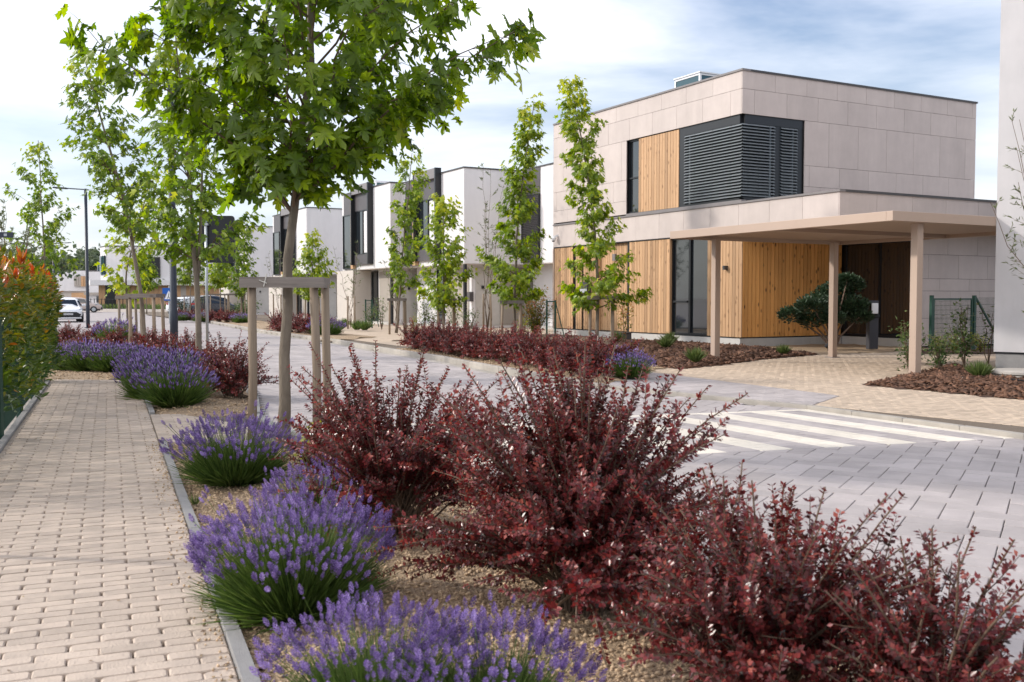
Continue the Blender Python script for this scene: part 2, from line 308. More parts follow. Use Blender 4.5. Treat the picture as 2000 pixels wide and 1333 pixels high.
def slabgeo(poly,z0,z1,bev,v,f,tilt=(0,0)):
    n=len(poly); b=len(v); cx=sum(p[0] for p in poly)/n; cy=sum(p[1] for p in poly)/n
    def h(p): return (p[0]-cx)*tilt[0]+(p[1]-cy)*tilt[1]
    top=[]
    for p in poly:
        L=math.hypot(p[0]-cx,p[1]-cy); k=max(0,1-bev*1.3/max(L,1e-4)); top.append((cx+(p[0]-cx)*k,cy+(p[1]-cy)*k))
    v+=[(p[0],p[1],z0) for p in poly]; v+=[(p[0],p[1],z1-bev+h(p)) for p in poly]; v+=[(p[0],p[1],z1+h(p)) for p in top]
    for i in range(n):
        j=(i+1)%n; f.append((b+i,b+j,b+n+j,b+n+i)); f.append((b+n+i,b+n+j,b+2*n+j,b+2*n+i))
    f.append(tuple(b+2*n+i for i in range(n)))
    return 2*n+1
def rect(cx,cy,l,w,ang,cut=0):
    c,s=math.cos(ang),math.sin(ang); a,b=l/2,w/2
    p=[(-a,-b),(a,-b),(a,b),(-a,b)] if not cut else [(-a+cut,-b),(a-cut,-b),(a,-b+cut*.8),(a,b-cut*.8),(a-cut,b),(-a+cut,b),(-a,b-cut*.8),(-a,-b+cut*.8)]
    return [(cx+x*c-y*s,cy+x*s+y*c) for x,y in p]
def visible(cx,cy):
    if cy<1: return False
    px=1000+F_PX*cx/cy; py=581+F_PX*CAM_H/cy
    return -160<px<2170 and py<1480
def lay(name,specs,regions,parent,mat,z0,z1,bev,n_ind,cut=0,jit=.0,tl=.0,cond=None):
    """specs: (cx,cy,l,w,ang). Pieces nearest the camera become parts of their own, the rest one joined part."""
    pcs=[]
    for cx,cy,l,w,ang in specs:
        full=rect(cx,cy,l,w,ang,cut)
        for rg in regions:
            if all(math.hypot(cx-p[0],cy-p[1])>40 for p in rg) and not inside((cx,cy),rg): continue
            p=clip(full,rg)
            if p and area(p)>.08*l*w:
                fl=abs(area(p)-area(full))<1e-6; pcs.append((cx,cy,l,w,ang,p,fl))
                if fl: break
    vis=[p for p in pcs if visible(p[0],p[1])]; vis.sort(key=lambda p:p[0]**2+p[1]**2)
    if cond: vis=[p for p in vis if cond(p)]
    ind=set(id(p) for p in vis[:n_ind]); V=[];Fc=[];rn=[]; shared={}
    for p in pcs:
        cx,cy,l,w,ang,poly,full=p
        tilt=(random.uniform(-tl,tl),random.uniform(-tl,tl)); dz=random.uniform(-jit,jit)
        if id(p) in ind:
            key=(round(l,3),round(w,3),random.randrange(4)) if full else None
            if key and key in shared: me=shared[key]
            else:
                v,f=[],[]; q=rect(0,0,l,w,0,cut*random.uniform(.6,1.3)) if full else [((x-cx)*math.cos(ang)+(y-cy)*math.sin(ang),-(x-cx)*math.sin(ang)+(y-cy)*math.cos(ang)) for x,y in poly]
                slabgeo(q,z0,z1,bev*random.uniform(.8,1.4),v,f); me=bpy.data.meshes.new(name); me.from_pydata(v,[],f); me.update(); me.materials.append(mat)
                if key: shared[key]=me
            o=put(name,me,None,parent,(cx,cy,dz)); o.rotation_euler=(tilt[0],tilt[1],ang+random.uniform(-1,1)*jit*4)
        else:
            k=slabgeo(poly,z0+dz,z1+dz,bev*random.uniform(.8,1.4),V,Fc,tilt); rn+=[random.random()]*k
    if V:
        me=bpy.data.meshes.new(name+'s'); me.from_pydata(V,[],Fc); me.update(); me.materials.append(mat)
        a=me.attributes.new('rnd','FLOAT','FACE'); a.data.foreach_set('value',np.array(rn,np.float32))
        stuff(put(name+'s',me,None,parent))
def sheet(name,poly,z,mat,parent=None):
    me=bpy.data.meshes.new(name); p=ccw(poly); me.from_pydata([(q[0],q[1],z) for q in p],[],[tuple(range(len(p)))]); me.update()
    return put(name,me,mat,parent)
struct(sheet('ground',[(-900,-60),(900,-60),(900,1500),(-900,1500)],-.06,mt['ground']))
# ---- footpath on the left
PA=R(22); PU=(-math.sin(PA),math.cos(PA)); PN=(-math.cos(PA),-math.sin(PA))   # along, towards the hedge
P0=(-1.07,3.82); PW=1.42
def pp(v,o): return (P0[0]+PU[0]*v+PN[0]*o,P0[1]+PU[1]*v+PN[1]*o)
vend=15.3
region1=ccw([pp(-1.6,0),pp(vend-.4,0),pp(vend+.35,PW),pp(-1.6,PW)])
region2=ccw([pp(6.72,-.01),(-1.62,10.08),(-2.6,11.0),(-3.2,12.42),pp(9.33,-.01)])
path=struct(sheet('footpath',region1,.004,mt['joint'])); sheet('footpath_joint',region2,.0045,mt['joint'],path)
BL,BW=.25,.087; specs=[]
for i in range(-22,int(vend/BW)+8):
    for j in range(-15,8):
        v=i*BW+BW/2; o=(j+.5*(i%2))*BL+random.uniform(-.004,.004)
        c=pp(v,o); specs.append((c[0],c[1],BL-.005,BW-.005,PA+random.uniform(-.012,.012)))
lay('paving_brick',specs,[region1,region2],path,mt['brick'],-.02,.03,.005,300,cut=.014,jit=.0025,tl=.010)
# ---- edging stones each side
def stones(name,pts,w,z0,z1,ln,mat,parent,bev=.006,gap=.006):
    for (a,b) in zip(pts[:-1],pts[1:]):
        L=math.hypot(b[0]-a[0],b[1]-a[1]); n=max(1,round(L/ln)); ang=math.atan2(b[1]-a[1],b[0]-a[0]); l=L/n
        v,f=[],[]; slabgeo(rect(0,0,l-gap,w,0),z0,z1,bev,v,f); me=bpy.data.meshes.new(name); me.from_pydata(v,[],f); me.update(); me.materials.append(mat)
        for k in range(n):
            t=(k+.5)/n; o=put(name,me,None,parent,(a[0]+(b[0]-a[0])*t,a[1]+(b[1]-a[1])*t,random.uniform(-.003,.003)),ang+random.uniform(-.006,.006))
e1=tag(thing('path_edging','x','edging',(0,0,0)),'grey concrete edging between the tan footpath and the near lavender bed','edging')
stones('edging_stone',[pp(-1.6,-.035),pp(6.7,-.035)],.062,-.05,.055,1.0,mt['edging'],e1)
e2=thing('path_edging','grey concrete edging beside the far lavender beyond the side path','edging')
stones('edging_stone',[pp(9.35,-.035),pp(vend-.4,-.035),],.062,-.05,.055,1.0,mt['edging'],e2)
e3=thing('path_edging','grey concrete edging at the foot of the green fence and hedge','edging')
stones('edging_stone',[pp(1.0,PW+.035),pp(vend-.1,PW+.035)],.062,-.05,.06,1.0,mt['edging'],e3)
# ---- road in grey herringbone pavers
road_left=[(2.6,2.3),(1.75,4.0),(-.35,8.6),(-1.62,10.08),(-2.6,11.0),(-3.2,12.42),(-3.75,14.5),(-5.1,18.5),(-7.1,24),(-9.2,28.5),(-12.5,33.5),(-17,37)]
kerb_r=[(5.4,10.44),(3.94,13.27),(3.2,14.15),(2.5,15.1),(1.43,16.35),(.73,17.25),(-.6,20.4),(-1.85,23.6),(-3.6,27.2),(-5.7,32.2),(-7.3,35.4),(-10.7,42.2),(-13.9,49.5),(-18.5,60)]
road=struct(sheet('road',road_left+[(-60,40),(-60,62),(-18.5,60)]+kerb_r[::-1][1:]+[(6.4,8.5),(9.5,2.3)],-.016,mt['jointg']))
zb=[(1.68,9.45),(5.60,10.62)]; zdir=(zb[1][0]-zb[0][0],zb[1][1]-zb[0][1]); zl=math.hypot(*zdir); zdir=(zdir[0]/zl,zdir[1]/zl)
def zp(o,u): return (zb[0][0]+zdir[0]*o+AX[0]*u,zb[0][1]+zdir[1]*o+AX[1]*u)   # across the street, along it
ZU=2.98
zl0,zl1=-4.0,4.08
zreg=ccw([zp(-2.0,0),zp(zl1,0),zp(zl1,ZU),zp(-3.6,ZU)])
near=ccw([zp(-5,0),zp(12,0),(14,2.3),(-2,2.3)])
far=ccw([zp(-14,ZU+.13),zp(14,ZU+.13),(14,34),(-26,34)])
rdpoly=road_left+[(-60,40),(-60,62),(-18.5,60)]+kerb_r[::-1][1:]+[(6.4,8.5),(9.5,2.3)]
HW=.2; HB=R(90-29); specs=[]; ca,sa=math.cos(HB),math.sin(HB)
def cond_h(o): return True
for ix in range(-60,190):
    for iy in range(-190,120):
        r=(ix-iy)%4
        if r not in(0,3): continue
        if r==0: cx,cy,l,w=(ix+1)*HW,(iy+.5)*HW,.4,.2
        else: cx,cy,l,w=(ix+.5)*HW,(iy+1)*HW,.2,.4
        X=2.44+cx*ca-cy*sa; Y=6.71+cx*sa+cy*ca
        if not(2.4<Y<32) or X<-13 or X>10: continue
        if not visible(X,Y) or not inside((X,Y),rdpoly): continue
        specs.append((X,Y,l-.006,w-.006,HB))
lay('road_paver',specs,[near,far],road,mt['slab'],-.04,0.,.005,300,jit=.0012,tl=.004,cond=lambda p:p[1]<10 and p[0]>.15*(10-p[1]) )
struct(sheet('distant_road',[(-11.3,31.6),(-6.0,31.6),(-7.4,35.4),(-10.8,42.2),(-14,49.5),(-18.6,60),(-30,82),(-45,118),(-140,118),(-140,45),(-60,40),(-17,36)],-.003,mt['slab']))
# crosswalk: white and grey stripes of pavers
zebra=struct(sheet('crosswalk',zreg,-.012,mt['jointg']))
za_=math.atan2(AX[1],AX[0]); sw,sg=[],[]
cv=abs(zdir[0]*BX[0]+zdir[1]*BX[1])
SW=.365
for i in range(-2,50):
    o=zl1-(i+.5)*SW/2; 
    if o<-4.2: continue
    row=sw if (i//2)%2==0 else sg
    for j in range(-2,10):
        u=(j+.5*(i%2))*.36+.18; c=zp(o,u); row.append((c[0],c[1],.354,SW/2*cv-.003,za_))
zin=ccw([zp(-2.0,.0),zp(zl1,.0),zp(zl1,ZU-.005),zp(-3.6,ZU-.005)])
leftb=ccw([(-1.62,10.08),(-2.6,11.0),(-3.2,12.42),(-3.3,13),(8,14),(8,8),(-.35,8.5)])
def dbl(sp): return [s for s in sp if inside((s[0],s[1]),leftb)]
lay('white_paver',dbl(sw),[zin],zebra,mt['whitepaver'],-.04,.002,.004,150)
lay('grey_paver',dbl(sg),[zin],zebra,mt['slab'],-.04,.002,.004,150)
bs=[]
for j in range(40):
    c=zp(zl1-.1-j*.2,ZU+.065); 
    if inside(c,leftb): bs.append((c[0],c[1],.194,.12,math.atan2(zdir[1],zdir[0])))
lay('border_paver',bs,[ccw([(-20,0),(20,0),(20,30),(-20,30)])],zebra,mt['whitepaver'],-.04,.001,.004,60)
sheet('border_joint',[zp(zl0,ZU),zp(zl1,ZU),zp(zl1,ZU+.13),zp(zl0,ZU+.13)],-.0125,mt['jointg'],zebra)
# ---- land on the right of the road
LZ=.05
kb=[(p[0]+BX[0]*.12,p[1]+BX[1]*.12) for p in kerb_r]
land=[(9.5,2.3)]+kb+[(-30,82),(-42,112),(60,112),(60,2)]
struct(sheet('pavement',land,LZ-.012,mt['joint']))
ke=thing('kerb','pale concrete kerb along the right side of the road','kerb')
stones('kerb_stone',[(p[0]+BX[0]*.06,p[1]+BX[1]*.06) for p in kerb_r[5:]],.12,-.05,.13,.8,mt['kerb'],ke,bev=.018)
ka,kc=kerb_r[4],kerb_r[5]
for k in range(3):
    a_=(ka[0]+(kc[0]-ka[0])*k/3+BX[0]*.06,ka[1]+(kc[1]-ka[1])*k/3+BX[1]*.06); b_=(ka[0]+(kc[0]-ka[0])*(k+1)/3+BX[0]*.06,ka[1]+(kc[1]-ka[1])*(k+1)/3+BX[1]*.06)
    stones('kerb_stone',[a_,b_],.12,-.05,.075+.022*k,.8,mt['kerb'],ke,bev=.015)
kd=thing('kerb','low flush kerb where the driveway meets the crosswalk','kerb')
stones('kerb_stone',[(7.0,7.3)]+[(p[0]+BX[0]*.05,p[1]+BX[1]*.05) for p in kerb_r[:5]],.10,-.05,.056,.8,mt['kerb'],kd,bev=.012)
kg=thing('gutter','pale concrete gutter strip at the foot of the right kerb','gutter')
stones('gutter_stone',[(p[0]-BX[0]*.09,p[1]-BX[1]*.09) for p in kerb_r[4:12]],.17,-.05,.006,.8,mt['kerb'],kg,bev=.003)
kl=thing('kerb','low concrete kerb between the near barberry bed and the road','kerb')
stones('kerb_stone',road_left[:6],.09,-.05,.045,.8,mt['edging'],kl)
kl=thing('kerb','low concrete kerb between the far left bed and the road','kerb')
stones('kerb_stone',road_left[5:],.09,-.05,.07,.8,mt['edging'],kl)
# driveway pavers
dreg=ccw([(5.58,10.3),(3.9,13.55),(1.75,16.3),(1.2,18.3),(5.5,31),(16,31),(16,12),(9,9)])
drive=struct(sheet('driveway',dreg,LZ-.006,mt['joint']))
grey=ccw([kb[4],G(1262,727,LZ)[:2],G(1640,774,LZ)[:2],kb[1]])
specs=[]
for i in range(-150,220):
    for j in range(-90,90):
        u=i*.1; w=(j+.5*(i%2))*.2; X=6+BX[0]*w+AX[0]*u; Y=13+BX[1]*w+AX[1]*u
        if visible(X,Y) and 9<Y<29 and X<13: specs.append((X,Y,.194,.094,HA))
lay('driveway_paver',specs,[dreg],drive,mt['tanpaver'],0,LZ,.004,0,jit=.002,tl=.008)
gs=struct(sheet('parking_strip',grey,LZ+.002,mt['jointg']))
specs=[]
for i in range(-30,30):
    for j in range(-20,20):
        u=i*.2; w=(j+.5*(i%2))*.4; specs.append((3.6+BX[0]*w+AX[0]*u,15+BX[1]*w+AX[1]*u,.394,.194,HA))
lay('strip_paver',specs,[grey],gs,mt['slab'],.0,LZ+.008,.004,120,jit=.001)
# far pavement in front of the terrace
ter=ccw([(-3.3,29.5),(-9.5,42.2),(-13.9,51.5),(-8,60),(6,46),(1.6,37.8),(-2,29)])
struct(sheet('terrace_pavement',ter,LZ-.002,mt['tanpaver']))
# ---- planting beds
def mound(name,poly,z,h,mat,label,step=.12,noise=.02,rough_seed=1):
    """gently raised bed: grid clipped to the polygon, higher in the middle"""
    p=ccw(poly); xs=[q[0] for q in p]; ys=[q[1] for q in p]
    def dist(x,y):
        dm=9
        for i in range(len(p)):
            a,b=p[i],p[(i+1)%len(p)]; ex,ey=b[0]-a[0],b[1]-a[1]; t=max(0,min(1,((x-a[0])*ex+(y-a[1])*ey)/(ex*ex+ey*ey))); dm=min(dm,math.hypot(x-a[0]-ex*t,y-a[1]-ey*t))
        return dm
    V=[];Fc=[]
    nx=int((max(xs)-min(xs))/step)+2; ny=int((max(ys)-min(ys))/step)+2
    for i in range(nx):
        for j in range(ny):
            x=min(xs)+i*step;y=min(ys)+j*step; cell=clip([(x,y),(x+step,y),(x+step,y+step),(x,y+step)],p) if len(p)<=4 else ([(x,y),(x+step,y),(x+step,y+step),(x,y+step)] if inside((x+step/2,y+step/2),p) else [])
            if not cell: continue
            b=len(V)
            for q in cell:
                dd=dist(*q) if inside(q,p) else 0
                hh=z+h*min(1,dd/.6)**.8+noise*(math.sin(q[0]*7.3+q[1]*3.1)*math.sin(q[1]*6.1-q[0]*2))*min(1,dd*3)
                V.append((q[0],q[1],hh))
            Fc.append(tuple(range(b,b+len(cell))))
    me=bpy.data.meshes.new(name); me.from_pydata(V,[],Fc); me.update(); me.polygons.foreach_set('use_smooth',np.ones(len(Fc),bool))
    import bmesh
    bm=bmesh.new(); bm.from_mesh(me); bmesh.ops.remove_doubles(bm,verts=bm.verts,dist=.001); bm.to_mesh(me); bm.free()
    o=put(name,me,mat); struct(o); sheet(name+'_base',poly,z-.006,mat,o)
    return o,lambda x,y: z+h*min(1,(dist(x,y) if inside((x,y),p) else 0)/.6)**.8+noise*(math.sin(x*7.3+y*3.1)*math.sin(y*6.1-x*2))*min(1,(dist(x,y))*3)
bed1=[pp(v,-.066) for v in (-1.7,6.68)]+[(-1.72,10.0),(-.42,8.55),(1.68,4.0),(2.5,2.3)]
ob1,h1=mound('gravel_bed',bed1,.0,.06,mt['gravelbase'],'')
bed2=[pp(9.37,-.066),pp(vend-.4,-.066),pp(vend+.05,.1),pp(vend+.4,PW+.3),(-12.5,20.5),(-19,29),(-19,36)]+road_left[:4:-1]
bed2=[(q[0]-(.05 if i>6 else 0),q[1]) for i,q in enumerate(bed2)]
ob2,h2=mound('gravel_bed',bed2,.0,.06,mt['gravelbase'],'',step=.3)
bed3=[(kb[4][0]+.02,kb[4][1]+.03)]+[(q[0]+.02,q[1]) for q in kb[5:9]]+[(-2.2,28.2),(.2,26.8),(3.3,20.8),G(1262,727,LZ)[:2]]
ob3,h3=mound('gravel_bed',bed3,LZ+.01,.05,mt['gravelbase'],'',step=.3)
bed4=[(kb[9][0]-.4,kb[9][1]+.3),(kb[10][0],kb[10][1]),(kb[11][0],kb[11][1]),(-8.6,42.6),(-4.9,36.2)]
ob4,h4=mound('gravel_bed',bed4,LZ+.01,.05,mt['gravelbase'],'',step=.4)
bed5=[kb[11],kb[12],kb[13],(-25,72),(-22,74),(-15.5,61),(-11.5,50)]
ob5,h5=mound('gravel_bed',bed5,LZ+.01,.05,mt['gravelbase'],'',step=.6)
bed6=[(.2,27.0),(-2.0,28.4),(-4.0,33.5),(2.6,39.5),(5.6,31),(4.4,25.6)]
ob6,h6=mound('soil_bed',bed6,LZ+.01,.05,mt['soil'],'',step=.4)
def pebbles(name,poly,hf,n,smin,smax,mat,flat=.6,label='',long=1.,maxd=99):
    p=poly; xs=[q[0] for q in p];ys=[q[1] for q in p]; P=[]
    while len(P)<n:
        x=random.uniform(min(xs),max(xs));y=random.uniform(min(ys),max(ys))
        if inside((x,y),p) and visible(x,y) and y<maxd: P.append((x,y,hf(x,y)))
    P=np.array(P); T=np.array([(1,0,0),(0,1,0),(-1,0,0),(0,-1,0),(.1,.1,1),(0,0,-1.)])*.5
    T=T*np.array([1,long,flat]); TF=np.array([(0,1,4),(1,2,4),(2,3,4),(3,0,4),(1,0,5),(2,1,5),(3,2,5),(0,3,5)])
    D=norm(rng.normal(size=(n,3))*np.array([1,1,.25])); N=np.array([0,0,1.])+rng.normal(size=(n,3))*.35
    Sz=rng.uniform(smin,smax,n); P[:,2]+=Sz*.12
    V,Fc,rn=scatter(T,TF,P,D,N,Sz,rng.random(n)); V=V+rng.normal(size=V.shape)*np.repeat(Sz,6)[:,None]*.09
    o=put(name,tri_mesh(name,V,Fc,rn),mat); stuff(o); return o
o=pebbles('pebbles',bed1,h1,26000,.012,.034,mt['gravel']); tag(o,'loose tan gravel covering the near lavender and barberry bed','gravel')
o=pebbles('pebbles',bed2,h2,9000,.02,.045,mt['gravel'],maxd=24); tag(o,'loose tan gravel covering the far left bed','gravel')
o=pebbles('pebbles',bed3,h3,7000,.02,.05,mt['gravel']); tag(o,'loose tan gravel behind the right kerb','gravel')
mul1=ccw([G(x,y,.07)[:2] for x,y in [(1196,668),(1228,703),(1285,717),(1335,719),(1405,712),(1500,700),(1596,692),(1502,681),(1447,677.5),(1300,668)]])
om1,hm1=mound('mulch_bed',mul1,LZ,.07,mt['mulchbase'],'',step=.3)
o=pebbles('bark_mulch',mul1,hm1,11000,.05,.12,mt['mulch'],flat=.3,long=2.); tag(o,'brown bark mulch in front of the timber facade','mulch')
mul2=ccw([G(x,y,.06)[:2] for x,y in [(1690,752),(2060,786)]]+[(10.6,17.0),(8.95,18.6),G(1860,712,.06)[:2],G(1800,729,.06)[:2]])
om2,hm2=mound('mulch_bed',mul2,LZ,.12,mt['mulchbase'],'',step=.25)
o=pebbles('bark_mulch',mul2,hm2,9000,.035,.10,mt['mulch'],flat=.3,long=2.); tag(o,'dark bark mulch at the foot of the white wall','mulch')
mul3=ccw([G(x,y,.06)[:2] for x,y in [(1800,691),(1945,691),(1945,683),(1800,683)]])
om3,hm3=mound('mulch_bed',mul3,LZ+.01,.05,mt['mulchbase'],'',step=.3)
gr2=ccw([G(x,y,.06)[:2] for x,y in [(1450,679),(1600,692),(1660,691),(1800,684),(1800,667),(1640,664)]])
og,hg=mound('gravel_strip',gr2,LZ+.005,.02,mt['gravelbase'],'',step=.4)
# ================================================================ buildings
K=G(1445,676,.1); K=(K[0],K[1])
def sA(px):   # distance along the main house's street facade seen at column px
    m=(px-1000)/F_PX; return (m*K[1]-K[0])/(AX[0]-m*AX[1])
def tB(px,s=0):
    X0,Y0=K[0]+AX[0]*s,K[1]+AX[1]*s; m=(px-1000)/F_PX; return (m*Y0-X0)/(BX[0]-m*BX[1])
HL=10.4; HWD=10.2; ZR=8.0; ZL=4.22; ZF=3.38; ZP=.33; TH=.03
house=thing('modern_house','two storey pale tiled house with timber ground floor and corner blinds','house',(K[0],K[1],0),HA)
_shared={}
def panel(name,parent,mat,a0,a1,z0,z1,plane,off,gap=.009,th=TH,depth=None):
    """piece on a facade: plane 'A' (x=off, facing -x, runs in y) or 'B' (y=off, facing -y, runs in x)"""
    w=a1-a0-gap;h=z1-z0-gap; key=(name,round(w,3),round(h,3),plane,th)
    if key not in _shared:
        m=MB()
        if plane=='A': m.box(0,th,-w/2,w/2,0,h)
        else: m.box(-w/2,w/2,0,th,0,h)
        me=m.mesh(name); me.materials.append(mat); _shared[key]=me
    c=(a0+a1)/2; loc=(off,c,z0+gap/2) if plane=='A' else (c,off,z0+gap/2)
    return put(name,_shared[key],None,parent,loc)
def tiles(parent,plane,off,rows,a0,a1,holes,tw=1.25,mat=None,name='facade_tile'):
    mat=mat or mt['tile']
    for r,(z0,z1) in enumerate(rows):
        cuts=[a0]; x=a0+tw*((r*.37)%1)
        while x<a1-.05:
            if x>a0+.1: cuts.append(x)
            x+=tw
        cuts.append(a1)
        for p,q in zip(cuts[:-1],cuts[1:]):
            segs=[(p,q)]
            for h0,h1,hz0,hz1 in holes:
                if hz0<z1-.01 and hz1>z0+.01:
                    ns=[]
                    for u,v in segs:
                        if h1<=u or h0>=v: ns.append((u,v))
                        else:
                            if h0-u>.06: ns.append((u,h0))
                            if v-h1>.06: ns.append((h1,v))
                    segs=ns
            for u,v in segs: panel(name,parent,mat,u,v,z0,z1,plane,off)
# body
b=MB(); b.box(.16,HWD,.16,HL-.02,ZL,ZR-.06); b.box(.16,13.5,-3.53,HL-.03,ZF+.02,ZL-.02); b.box(.2,HWD,.2,HL-.03,.02,ZF+.03); b.box(4.3,13.5,-2.55,.3,.02,ZF+.03)
put('wall',b,mt['joint2'],house)
# the far end wall and back, plain tile colour
b=MB(); b.box(0,HWD,HL-.02,HL,ZP,ZR-.05); put('end_wall',b,mt['tile'],house)
b=MB(); b.box(.02,13.5,-3.67,.0,ZF,ZF+.02); put('soffit',b,mt['stucco2'],house)
b=MB(); b.box(.14,13.6,-3.5,0.1,ZL-.03,ZL-.005); put('terrace_roof',b,mt['copingl'],house)
# upper storey tiles, street side
wx0,wx1=0.0,sA(1322); wy1=sA(1244); wy2=sA(1222)
WZ0,WZ1=ZL+.08,6.72
tiles(house,'A',0,[(7.45,ZR-.04),(6.74,7.45),(5.43,6.74),(4.73,5.43),(ZL+.06,4.73)],.03,HL,[(-.1,wy2,WZ0-.2,6.74)])
wt=tB(1567)
tiles(house,'B',0,[(7.45,ZR-.04),(6.74,7.45),(5.42,6.74),(4.8,5.42),(ZL+.03,4.8)],0,HWD,[(-.1,wt,WZ0-.2,6.74)])
# fascia of the lower volume
tiles(house,'A',0,[(ZF,ZL-.03)],-3.64,HL,[])
tiles(house,'B',-3.67,[(ZF,ZL-.03)],0,13.5,[],tw=1.35)
# copings
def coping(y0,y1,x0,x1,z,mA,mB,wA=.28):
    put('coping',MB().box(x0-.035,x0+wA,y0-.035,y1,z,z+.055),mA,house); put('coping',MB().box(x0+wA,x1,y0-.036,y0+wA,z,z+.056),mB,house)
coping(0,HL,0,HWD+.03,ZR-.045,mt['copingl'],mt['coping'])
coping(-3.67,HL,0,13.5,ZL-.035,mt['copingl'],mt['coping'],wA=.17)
# plinth
for j in range(8): panel('plinth_slab',house,mt['plinth'],j*1.3,min(HL,(j+1)*1.3),.0,ZP-.02,'A',.005,gap=.006,th=.16)
for j in range(3): panel('plinth_slab',house,mt['plinth'],.17+j*1.31,.17+(j+1)*1.31,.0,ZP-.02,'B',.01,gap=.006,th=.15)
for j in range(2): panel('plinth_slab',house,mt['plinth'],-2.7+j*1.35,-2.7+(j+1)*1.35,.0,ZP-.02,'A',4.1,gap=.006,th=.15)
for nm,bx in (('base_trim',(.0,.16,.0,HL,ZP-.02,ZP)),('base_trim',(.16,4.1,.012,.16,ZP-.02,ZP+.001))): put(nm,MB().box(*bx),mt['black'],house)
# timber boards, ground floor street side
BWD=.145
def boards(a0,a1,z0,z1,plane,off,mat,name='timber_board'):
    n=max(1,round((a1-a0)/BWD)); w=(a1-a0)/n
    for k in range(n): panel(name,house,mat,a0+k*w,a0+(k+1)*w,z0,z1,plane,off+random.uniform(0,.004),gap=.016,th=.03)
for p0,p1,off in [(1379,1446.5,.03),(1227,1305,.03),(1137,1166,.05),(1122,1133.5,.05),(1078,1117,.03)]:
    boards(sA(p1),sA(p0),ZP+.005,ZF-.03,'A',off,mt['wood'])
boards(sA(1220),sA(1166),ZP+.005,ZF-.03,'A',.15,mt['wood'],'door_board')          # recessed door leaf
boards(.03,4.08,ZP+.005,ZF-.03,'B',.03,mt['woodk'],'knotty_board')
put('head_trim',MB().box(.01,.2,0,HL,ZF-.028,ZF-.002),mt['black'],house)
# black infill in the slots beside the door, reveal of the tall window
for p0,p1 in [(1117,1122),(1133.5,1137),(1220,1227)]:
    put('black_slot',MB().box(.09,.2,sA(p1)+.01,sA(p0)-.01,ZP,ZF-.03),mt['black'],house)
put('door_reveal',MB().box(.035,.15,sA(1166)-.0,sA(1166)+.02,ZP,ZF-.03),mt['wood'],house)
put('window_reveal',MB().box(.03,.2,sA(1305)-.03,sA(1305)-.004,ZP,ZF-.03),mt['wood'],house)
def win(name,y0,y1,z0,z1,x=.12,mull=(),fr=.055,parent=house,glass=None):
    f=MB(); f.box(x-.05,x+.05,y0,y0+fr,z0,z1); f.box(x-.05,x+.05,y1-fr,y1,z0,z1); f.box(x-.048,x+.05,y0+fr,y1-fr,z0,z0+fr); f.box(x-.048,x+.05,y0+fr,y1-fr,z1-fr,z1)
    for mm in mull: f.box(x-.06,x+.05,mm-fr*.8,mm+fr*.8,z0+fr,z1-fr)
    o=put(name,f,mt['black'],parent); put('pane',MB().box(x,x+.02,y0+fr,y1-fr,z0+fr,z1-fr),glass or mt['glass'],o); return o
w=win('tall_window',sA(1379)+.01,sA(1305)-.035,ZP+.01,ZF-.03,x=.16,mull=(sA(1341),))
put('transom',MB().box(.1,.15,sA(1336),sA(1308)-.03,1.33,1.39),mt['black'],w)
# upper narrow window, timber panel, corner window
w=win('narrow_window',wy1+.0,wy2,WZ0,6.74,x=.14)
put('transom',MB().box(.09,.13,wy1+.05,wy2-.05,5.45,5.5),mt['black'],w)
boards(wx1,wy1,WZ0,6.72,'A',.03,mt['wood'])
put('window_sill',MB().box(-.02,.16,-.02,wy2,ZL+.02,WZ0-.005),mt['copingl'],house)
cw=MB()
fr=.07
cw.box(.05,.15,wx1-.28,wx1,WZ0,6.74); cw.box(.05,.15,.15,wx1-.28,6.48,6.74); cw.box(.05,.15,.15,wx1-.28,WZ0,WZ0+.06)
cw.box(.15,wt,.05,.15,6.49,6.74); cw.box(.15,wt,.05,.15,WZ0,WZ0+.07); cw.box(wt-.25,wt,.06,.15,WZ0+.07,6.49); cw.box(tB(1517)-.12,tB(1517)+.12,.07,.15,WZ0+.07,6.49)
cwo=put('corner_window',cw,mt['black'],house)
put('pane',MB().box(.13,.14,.15,wx1-.28,WZ0+.06,6.48),mt['glass'],cwo); put('pane',MB().box(.15,wt-.25,.13,.14,WZ0+.07,6.49),mt['glass'],cwo)
def blind(parent,plane,a0,a1,z0,z1,off,pitch=.088,dep=.07,name='blind_slat'):
    n=int((z1-z0)/pitch); m=MB(); L=a1-a0; a=R(38); c,s=math.cos(a)*dep/2,math.sin(a)*dep/2
    for sg in (1,):
        if plane=='A': m.v=[(-c,-L/2,-s),(c,-L/2,s),(c,L/2,s),(-c,L/2,-s)]
        else: m.v=[(-L/2,-c,-s),(L/2,-c,-s),(L/2,c,s),(-L/2,c,s)]
        m.v+=[(x,y,z+.006) for x,y,z in m.v]; m.f=[(0,1,2,3),(7,6,5,4),(0,4,5,1),(1,5,6,2),(2,6,7,3),(3,7,4,0)]
    me=m.mesh(name); me.materials.append(mt['slat'])
    for k in range(n):
        o=put(name,me,None,parent,(off,(a0+a1)/2,z0+(k+.5)*pitch) if plane=='A' else ((a0+a1)/2,off,z0+(k+.5)*pitch))
        o.rotation_euler=(0,0,0)
    for q in (.18,.5,.82):
        u=a0+(a1-a0)*q; put('blind_cord',MB().box(*((off-.004,off+.004,u-.004,u+.004,z0,z1) if plane=='A' else (u-.004,u+.004,off-.004,off+.004,z0,z1))),mt['black'],parent)
blind(cwo,'A',.02,wx1-.30,WZ0+.07,6.50,.02)
blind(cwo,'B',.04,tB(1517)-.13,WZ0+.08,6.50,.02)
blind(cwo,'B',tB(1517)+.13,wt-.26,WZ0+.08,6.50,.03)
